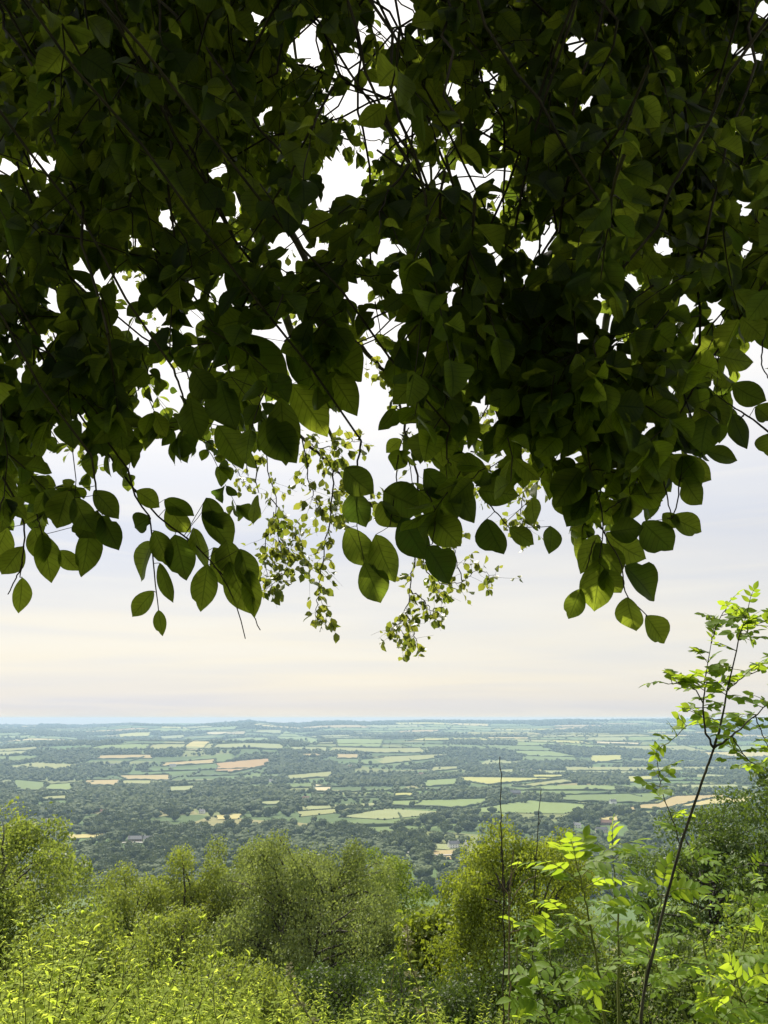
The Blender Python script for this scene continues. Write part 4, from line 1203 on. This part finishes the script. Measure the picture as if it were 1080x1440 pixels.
_h = np.random.default_rng(303)
_sp = []
while len(_sp) < 75:                       # small chinks of sky, most of them through the middle and the lower left
    a_, b_ = _h.uniform(0, 1080), _h.uniform(20, 700)
    if (((a_ - 170) / 190) ** 2 + ((b_ - 170) / 190) ** 2 < 1 or ((a_ - 900) / 180) ** 2 + ((b_ - 200) / 220) ** 2 < 1) and _h.random() < .8: continue
    _sp.append((a_, b_, _h.uniform(4, 10), _h.uniform(4, 11)))
HOLES = np.concatenate([HOLES, np.array(_sp)])


def allowed(p, pad=0.0, holes=True):
    """near leaves stay above the canopy's ragged lower edge and out of its openings"""
    px, py, d = project(p)
    out_ = (px < -30) | (px > 1110) | (py < -30) | (d < .3)
    ok = py < np.interp(px, EX, EY) - pad
    if holes:
        hr = crng.uniform(.55, 1.0, len(px))[:, None]
        e = ((px[:, None] - HOLES[None, :, 0]) / (HOLES[None, :, 2] * hr + pad * .65)) ** 2 + ((py[:, None] - HOLES[None, :, 1]) / (HOLES[None, :, 3] * hr + pad * .65)) ** 2
        ok &= out_ | (e > 1).all(1)
    z_ok = p[:, 2] > 1.75
    return ok & z_ok & (d > .95) | (out_ & z_ok & ok & (np.hypot(p[:, 0], p[:, 1]) > .8))


def spray(tip, start, g, size, tpl, dens=1.0, connect=True, lim=True):
    """a hanging shoot: main twig, side twigs, alternate leaves; joined back to the nearest bough"""
    k = int(np.argmin(np.linalg.norm(bpts - start, axis=1) + g.uniform(0, .3, len(bpts)))); b = int(bid[k])
    lm, tm = LB[b], TB[b]
    if connect and g.random() < .26:
        for att in range(4):
            dv = bpts - start; side = np.abs(dv[:, 0]) - (.55 + .15 * att) * np.linalg.norm(dv, axis=1)   # branches come in from the side
            q = bpts[int(np.argmin(np.linalg.norm(dv, axis=1) + np.where(side > 0, 0, 3.0) + g.uniform(0, .5, len(bpts))))]
            L_ = np.linalg.norm(start - q)
            cp = smooth_path([q, q * .5 + start * .5 + np.array([g.normal(0, .16), g.normal(0, .16), .2]) * L_, start], max(6, int(L_ / .07)), .012)
            if (allowed(cp, 3, True) | (cp[:, 2] > 3.6)).all():
                tube(tm, cp - BO, np.linspace(.0055, .0028, len(cp)), 5); break
    d = tip - start; L_ = np.linalg.norm(d)
    path = smooth_path([start, start + d * .5 + np.array([0, 0, .10 * L_]) + g.normal(0, .04, 3) * L_, tip], max(6, int(L_ / .05)), .004)
    segs = [path]
    for i in range(1, len(path) - 1):
        if g.random() < .70 * dens:
            ax = unit(path[i + 1] - path[i - 1]); sd = unit(np.cross(ax, g.normal(0, 1, 3)))
            l2 = g.uniform(.12, .34) * (1.15 - i / len(path)) * (L_ / .6)
            e = path[i] + (sd * .8 + ax * .55 + np.array([0, 0, -.30])) * l2
            segs.append(smooth_path([path[i], (path[i] + e) / 2 + np.array([0, 0, .04]) * l2, e], max(4, int(l2 / .04)), .003))
    for si, s in enumerate(segs):
        ok = allowed(s, 14) if lim else np.ones(len(s), bool)
        stop = len(s) if ok.all() else int(np.argmin(ok))
        if stop < 2: continue
        s = s[:stop]
        O, A, N, Ls = [], [], [], []
        for i in range(0 if si else 1, len(s)):
            ax = unit(s[min(i + 1, len(s) - 1)] - s[max(i - 1, 0)])
            for rep in range(2 if g.random() < .35 * dens else 1):
                sd = unit(np.cross(ax, np.array([g.normal(0, .5), g.normal(-.5, .5), g.normal(.8, .4)]))) * (1 if (i + rep) % 2 else -1)
                a = unit(sd * .9 + ax * .6 + np.array([0, 0, -.45]) + g.normal(0, .18, 3))
                nn_ = unit(np.array([0, -.35, .45]) + g.normal(0, .75, 3))
                O.append(s[i] + a * .006); A.append(a); N.append(nn_); Ls.append(size * g.uniform(.55, 1.15))
        ax = unit(s[-1] - s[-2]); O.append(s[-1]); A.append(unit(ax + [0, 0, -.3])); N.append(unit(np.array([0, -.7, .4]) + g.normal(0, .4, 3))); Ls.append(size)
        O, A, N, Ls = map(np.array, (O, A, N, Ls))
        if lim:
            ok = allowed(O + A * Ls[:, None] * .5, 13) & allowed(O + A * Ls[:, None], 3)
            O, A, N, Ls = O[ok], A[ok], N[ok], Ls[ok]
        if len(O) or si == 0:
            tube(tm, s - BO, np.linspace(.0030 if si == 0 else .0016, .0010, len(s)), 4)
        if len(O):
            wv = g.uniform(.85, 1.15, len(O)); tv = g.random(len(O))
            if tpl is T_NEAR:
                vs = g.integers(0, len(NEAR_SET), len(O))
                for q in range(len(NEAR_SET)):
                    k2 = vs == q
                    if k2.any(): put_leaves(lm, NEAR_SET[q], O[k2] - BO, A[k2], N[k2], Ls[k2], wv[k2], tv[k2])
            else:
                put_leaves(lm, tpl, O - BO, A, N, Ls, wv, tv)


def dens_map(px, py, g):
    """how closely the shoots hang: heavy to the upper left and right, open in the middle and lower left"""
    k = .40 + .75 * math.exp(-((px - 170) / 190) ** 2 - ((py - 170) / 190) ** 2) + .75 * math.exp(-((px - 900) / 190) ** 2 - ((py - 220) / 230) ** 2) \
        + .35 * math.exp(-((px - 600) / 90) ** 2 - ((py - 520) / 140) ** 2) + .35 * math.exp(-((px - 880) / 140) ** 2 - ((py - 560) / 120) ** 2) + .3 * math.exp(-((px - 280) / 90) ** 2 - ((py - 520) / 130) ** 2)
    return g.random() < k


def fill(n, x0, x1, y0, y1, d0, d1, size, tpl, dens=1.0, length=(.4, .75), seed=0, test=None):
    g = np.random.default_rng(seed); made_ = 0; tries = 0
    while made_ < n and tries < n * 30:
        tries += 1
        px, py = g.uniform(x0, x1), g.uniform(y0, y1); d = g.uniform(d0, d1)
        tip = at(px, py, d)
        if tip[2] < 1.75 or (not allowed(tip[None], 10, False)[0]): continue
        if test is not None and not test(px, py, g): continue
        L_ = g.uniform(*length)
        start = tip + unit(np.array([g.normal(0, .6), g.normal(-.15, .5), g.uniform(.45, 1.2)])) * L_
        spray(tip, start, g, size, tpl, dens); made_ += 1


# near shoots with the large leaves, then deeper layers, then unseen crown added for shade above and behind the frame
fill(80, -60, 1140, 380, 860, 1.45, 2.1, .068, T_NEAR, seed=1, test=dens_map)
fill(66, -60, 1140, 60, 780, 1.7, 2.7, .066, T_NEAR, seed=2, test=dens_map)
fill(16, 770, 960, 560, 730, 1.5, 1.9, .066, T_NEAR, seed=21, length=(.3, .5))
fill(10, 640, 770, 560, 700, 1.6, 2.1, .066, T_NEAR, seed=22, length=(.3, .5))
fill(24, -40, 260, 500, 720, 1.6, 2.2, .064, T_NEAR, seed=23, length=(.3, .5))
fill(24, -40, 230, 360, 580, 1.7, 2.6, .064, T_NEAR, seed=24, length=(.3, .6))
fill(14, 930, 1110, 380, 560, 1.7, 2.4, .064, T_NEAR, seed=25, length=(.3, .6))
fill(24, 380, 730, -60, 300, 2.0, 3.8, .064, T_MID, seed=28, length=(.4, .8))
fill(10, 420, 720, -40, 240, 1.7, 2.3, .064, T_NEAR, seed=29, length=(.3, .5))
fill(60, -40, 400, -80, 380, 4.2, 6.5, .075, T_MID, seed=26, length=(.7, 1.2))
fill(60, 700, 1120, -80, 400, 4.2, 6.5, .075, T_MID, seed=27, length=(.7, 1.2))
fill(36, -80, 1160, -150, 420, 1.6, 2.6, .062, T_NEAR, seed=3, test=dens_map)
fill(78, -100, 1180, -150, 640, 2.6, 4.2, .064, T_MID, seed=4, length=(.6, 1.1), test=dens_map)
fill(66, -150, 1230, -250, 480, 4.0, 6.0, .066, T_MID, seed=5, length=(.8, 1.3), test=lambda a, b, g: dens_map(a, b, g) or g.random() < .45)
fill(95, 20, 390, -60, 370, 2.2, 4.0, .068, T_MID, seed=6, length=(.6, 1.0))
fill(105, 720, 1090, -40, 430, 2.0, 4.0, .068, T_MID, seed=7, length=(.6, 1.0))
fill(60, -500, 1580, -1000, -60, 2.5, 6.0, .085, T_SMALL, seed=8, length=(.9, 1.4))
# unseen crown over and behind the viewer, added to keep sky light off the leaves
g8 = np.random.default_rng(88)
for q in range(430):
    tip = np.array([g8.uniform(-4.2, 4.2), g8.uniform(-4.5, 1.0), g8.uniform(2.2, 8.2)])
    qx, qy, qd = project(tip)
    if qd[0] > -.2 and (qy[0] > -900 and -700 < qx[0] < 1780 and qd[0] < 2.2): continue
    if np.hypot(tip[0], tip[1]) < .9 and tip[2] < 2.6: continue
    spray(tip, tip + np.array([g8.normal(0, .4), g8.normal(0, .4), g8.uniform(.4, .9)]), g8, .10, T_SMALL, 1.0, True, False)


# shoots at the lower fringe: their leaves are the ones seen singly against the sky
def shoot(d, twigs, leaves, seed, size_w=1.0, r=.0019):
    """twigs: photo polylines; leaves: (base x, base y, tip x, tip y, width px)"""
    g = np.random.default_rng(seed); tm, lm = MB(), MB()
    top = None
    for k, t in enumerate(twigs):
        p = np.array([at(q[0], q[1], d + .05 * math.sin(q[0] * .021 + q[1] * .013)) for q in t])
        if k == 0: top = p[0]
        tube(tm, smooth_path(p, 14, .0008) - BO, np.linspace(r * (1.25 if k == 0 else .85), r * .6, 14), 5)
    dv = bpts - top; k = int(np.argmin(np.linalg.norm(dv, axis=1) + np.where(np.abs(dv[:, 0]) > .5 * np.linalg.norm(dv, axis=1), 0, 3.0))); q = bpts[k]
    up = top + (q - top) * .5; up[2] += .05
    tube(tm, smooth_path([q, up, top], 16, .008) - BO, np.linspace(r * 2, r * 1.2, 16), 5)
    nodes = np.concatenate([np.array(t, float) for t in [smooth_path([(a, b, 0) for a, b in t], 20)[:, :2] for t in twigs]])
    for (bx, by, ex, ey, wd) in leaves:
        dd = d + .05 * math.sin(bx * .021 + by * .013)
        e = dd + g.normal(0, .012)
        b3 = at(bx, by, dd); e3 = at(ex, ey, e)
        L_ = np.linalg.norm(e3 - b3)
        yaw = g.normal(0, .35); a = unit(e3 - b3); view = unit(b3 - np.array([0, 0, CZ])); s = unit(np.cross(a, view))
        n_ = -view * math.cos(yaw) + s * math.sin(yaw) + np.array([0, 0, .15])
        px_len = math.hypot(ex - bx, ey - by)
        put_leaves(lm, HERO_SET[int(g.integers(4))], [b3 - BO], [a], [n_], [L_], [wd / px_len / .78 / max(.75, math.cos(yaw)) * size_w], [g.random()])
        j = nodes[np.argmin(np.hypot(nodes[:, 0] - bx, nodes[:, 1] - by))]
        if math.hypot(j[0] - bx, j[1] - by) > 1.5:
            tube(tm, smooth_path([at(j[0], j[1], dd), b3], 5, .0005) - BO, .0008, 4)
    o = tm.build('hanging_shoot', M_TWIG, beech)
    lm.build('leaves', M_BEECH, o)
    return o


shoot(1.62, [[(20, 700), (34, 740), (32, 780), (28, 812)], [(50, 720), (60, 752)], [(32, 790), (22, 815), (11, 836)]],
      [(31, 812, 29, 864, 27), (32, 768, 0, 812, 34), (58, 750, 75, 820, 38), (84, 774, 109, 803, 27), (128, 735, 117, 813, 30), (48, 742, 62, 790, 34), (10, 742, -14, 800, 36)], 1)
shoot(1.55, [[(128, 640), (136, 690), (138, 725)], [(138, 700), (144, 724)]], [(143, 725, 166, 774, 34), (136, 718, 112, 762, 34), (132, 690, 168, 728, 34), (105, 700, 132, 748, 36), (96, 690, 78, 745, 38)], 2)
shoot(1.66, [[(180, 660), (192, 700), (211, 730), (214, 762), (217, 800), (220, 832), (223, 858)]],
      [(215, 762, 188, 816, 38), (217, 746, 239, 797, 27), (225, 792, 241, 849, 21), (216, 831, 183, 868, 29), (223, 858, 228, 894, 16), (212, 728, 186, 742, 28), (192, 690, 226, 712, 30)], 3)
shoot(1.7, [[(190, 690), (225, 728), (262, 756), (282, 775), (305, 800), (330, 845), (345, 898)], [(262, 756), (276, 778)], [(300, 796), (340, 838), (366, 886)]],
      [(246, 752, 262, 816, 37), (292, 794, 282, 860, 33), (322, 790, 352, 870, 38), (300, 770, 338, 830, 40), (272, 742, 298, 796, 30), (318, 760, 330, 812, 34), (338, 772, 356, 830, 36), (350, 800, 358, 868, 30), (236, 712, 264, 752, 34), (232, 702, 272, 720, 30), (284, 720, 330, 770, 42), (290, 700, 316, 742, 34)], 4)
shoot(1.5, [[(245, 520), (262, 570), (272, 590)], [(318, 500), (325, 530)]], [(310, 535, 326, 604, 46), (268, 560, 283, 618, 46), (306, 598, 344, 655, 44), (352, 520, 330, 566, 40), (272, 520, 300, 562, 42), (372, 590, 415, 650, 54), (395, 560, 402, 655, 52)], 5)
shoot(1.75, [[(400, 480), (440, 480), (464, 495)], [(440, 500), (455, 540)]], [(460, 492, 513, 530, 46), (462, 520, 501, 582, 44), (405, 485, 462, 560, 60), (410, 540, 462, 612, 52), (340, 470, 400, 560, 66)], 6)
shoot(1.6, [[(508, 620), (502, 660), (500, 700), (502, 740)], [(560, 640), (556, 690), (548, 740)]],
      [(485, 658, 527, 692, 48), (496, 692, 512, 742, 36), (488, 742, 520, 800, 44), (512, 792, 537, 849, 44), (528, 752, 560, 818, 48), (540, 690, 596, 720, 50), (566, 728, 596, 790, 48), (535, 705, 556, 745, 42)], 7)
shoot(1.55, [[(632, 600), (628, 640), (634, 655)], [(600, 690), (612, 720), (608, 765)], [(672, 690), (690, 712), (716, 742)], [(648, 660), (640, 680)]],
      [(632, 645, 686, 670, 40), (673, 690, 728, 696, 40), (640, 677, 672, 735, 42), (600, 768, 636, 820, 46), (588, 690, 645, 735, 52), (606, 725, 648, 768, 48), (684, 730, 704, 783, 38), (716, 742, 752, 766, 27), (775, 740, 776, 777, 26), (596, 660, 640, 700, 44), (748, 700, 757, 738, 30)], 8)
shoot(1.62, [[(822, 600), (828, 650), (842, 700), (848, 740), (842, 790)], [(845, 740), (872, 790), (882, 838), (910, 866)], [(850, 720), (880, 700)], [(836, 760), (815, 832)]],
      [(841, 752, 817, 806, 34), (852, 750, 913, 790, 44), (838, 764, 874, 812, 38), (846, 784, 834, 863, 46), (817, 828, 799, 872, 25), (878, 796, 927, 842, 48), (882, 840, 890, 890, 40), (908, 866, 938, 905, 31), (850, 800, 872, 838, 34), (858, 748, 905, 742, 38), (830, 690, 796, 740, 44), (816, 660, 780, 712, 44)], 9)
shoot(1.66, [[(940, 610), (930, 650), (938, 700), (945, 728)], [(958, 668), (948, 724), (938, 730)], [(900, 660), (890, 694)]],
      [(904, 734, 946, 776, 44), (942, 727, 990, 748, 29), (962, 672, 991, 711, 36), (886, 696, 941, 692, 40), (940, 642, 1000, 680, 44), (990, 634, 1041, 646, 28), (932, 722, 956, 742, 24), (905, 660, 945, 668, 40), (936, 600, 990, 632, 44), (960, 640, 982, 684, 40)], 10)
shoot(1.58, [[(1085, 612), (1062, 592), (1030, 572), (1008, 555)], [(1075, 470), (1071, 510), (1085, 540)], [(1046, 583), (1040, 590)]],
      [(1030, 582, 1056, 630, 33), (1030, 540, 1080, 566, 38), (1062, 572, 1086, 590, 26), (1004, 556, 1022, 602, 36), (985, 566, 1002, 610, 40), (1010, 500, 1064, 506, 38), (1080, 610, 1084, 640, 30)], 11)


# the outermost bough, several metres off, in full sun: small leaves on drooping twigs
def outer(d, lines, size, n_side, seed, density=1.0):
    g = np.random.default_rng(seed); tm, lm = MB(), MB()
    for li, ln in enumerate(lines):
        p = np.array([at(a, b, d + .25 * math.sin(a * .017 + b * .009 + li)) for a, b in ln[1:]])
        path = smooth_path(p, max(8, 5 * len(p)), .006); r = ln[0]
        tube(tm, path - BO, np.linspace(r, max(.0014, r * .3), len(path)), 5)
        m = len(path); O, A, N, Ls = [], [], [], []
        for i in range(m):
            for rep in range(int(1.1 * n_side * density * g.uniform(.5, 1.5)) if i > 1 else 0):
                ax = unit(path[min(i + 1, m - 1)] - path[max(0, i - 1)]); sd = unit(np.cross(ax, g.normal(0, 1, 3)))
                l2 = g.uniform(.03, .17); e = path[i] + (sd + ax * .5 + np.array([0, 0, -.25])) * l2
                tube(tm, smooth_path([path[i], e], 4, .004) - BO, np.linspace(.0012, .0006, 4), 3)
                for q in range(int(g.integers(2, 5))):
                    t = g.uniform(.35, 1.0); O.append(path[i] + (e - path[i]) * t)
                    A.append(unit(g.normal(0, .6, 3) + (0, 0, -.55) + sd * .5)); N.append(g.normal(0, 1, 3) + np.array([0, -.3, .5])); Ls.append(size * g.uniform(.5, 1.15))
        if O: put_leaves(lm, T_SMALL, np.array(O) - BO, np.array(A), np.array(N), np.array(Ls), 1.1, g.random(len(O)))
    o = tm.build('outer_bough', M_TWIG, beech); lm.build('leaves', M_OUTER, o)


M_OUTER = leaf_mat('beech_leaf_sun_tone', (.045, .075, .014), (.10, .11, .02), (.16, .22, .018), (.36, .37, .045), trans=.5, scale=3, rough=.4, spec=.5)  # same beech leaf in lighter colours, standing for the sun on it
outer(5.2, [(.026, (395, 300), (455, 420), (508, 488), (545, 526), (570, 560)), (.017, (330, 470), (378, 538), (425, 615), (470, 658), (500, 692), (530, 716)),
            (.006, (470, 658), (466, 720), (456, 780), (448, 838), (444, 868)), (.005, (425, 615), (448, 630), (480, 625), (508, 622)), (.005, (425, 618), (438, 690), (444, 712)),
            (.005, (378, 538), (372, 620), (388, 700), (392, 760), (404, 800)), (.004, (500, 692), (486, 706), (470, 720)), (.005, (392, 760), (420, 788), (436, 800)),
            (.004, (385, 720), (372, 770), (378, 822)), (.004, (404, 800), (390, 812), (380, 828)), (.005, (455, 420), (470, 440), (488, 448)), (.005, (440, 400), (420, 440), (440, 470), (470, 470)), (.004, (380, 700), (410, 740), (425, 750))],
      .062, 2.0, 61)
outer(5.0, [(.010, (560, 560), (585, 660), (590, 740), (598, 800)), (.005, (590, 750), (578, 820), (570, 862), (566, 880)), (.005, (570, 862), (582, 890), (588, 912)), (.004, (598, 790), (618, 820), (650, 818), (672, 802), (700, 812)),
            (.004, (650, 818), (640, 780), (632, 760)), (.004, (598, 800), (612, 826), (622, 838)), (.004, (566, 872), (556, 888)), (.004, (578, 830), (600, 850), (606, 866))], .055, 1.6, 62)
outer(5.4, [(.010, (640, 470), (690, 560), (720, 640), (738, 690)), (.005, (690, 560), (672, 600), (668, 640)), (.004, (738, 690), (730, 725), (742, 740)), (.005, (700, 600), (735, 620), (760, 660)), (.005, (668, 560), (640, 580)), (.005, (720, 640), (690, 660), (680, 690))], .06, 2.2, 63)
outer(5.6, [(.008, (180, 300), (200, 380), (215, 450)), (.006, (60, 420), (90, 520), (110, 600), (120, 640)), (.006, (250, 470), (275, 560), (320, 640), (350, 690))], .06, 1.6, 64)

for k, bo in enumerate(bough_obj):
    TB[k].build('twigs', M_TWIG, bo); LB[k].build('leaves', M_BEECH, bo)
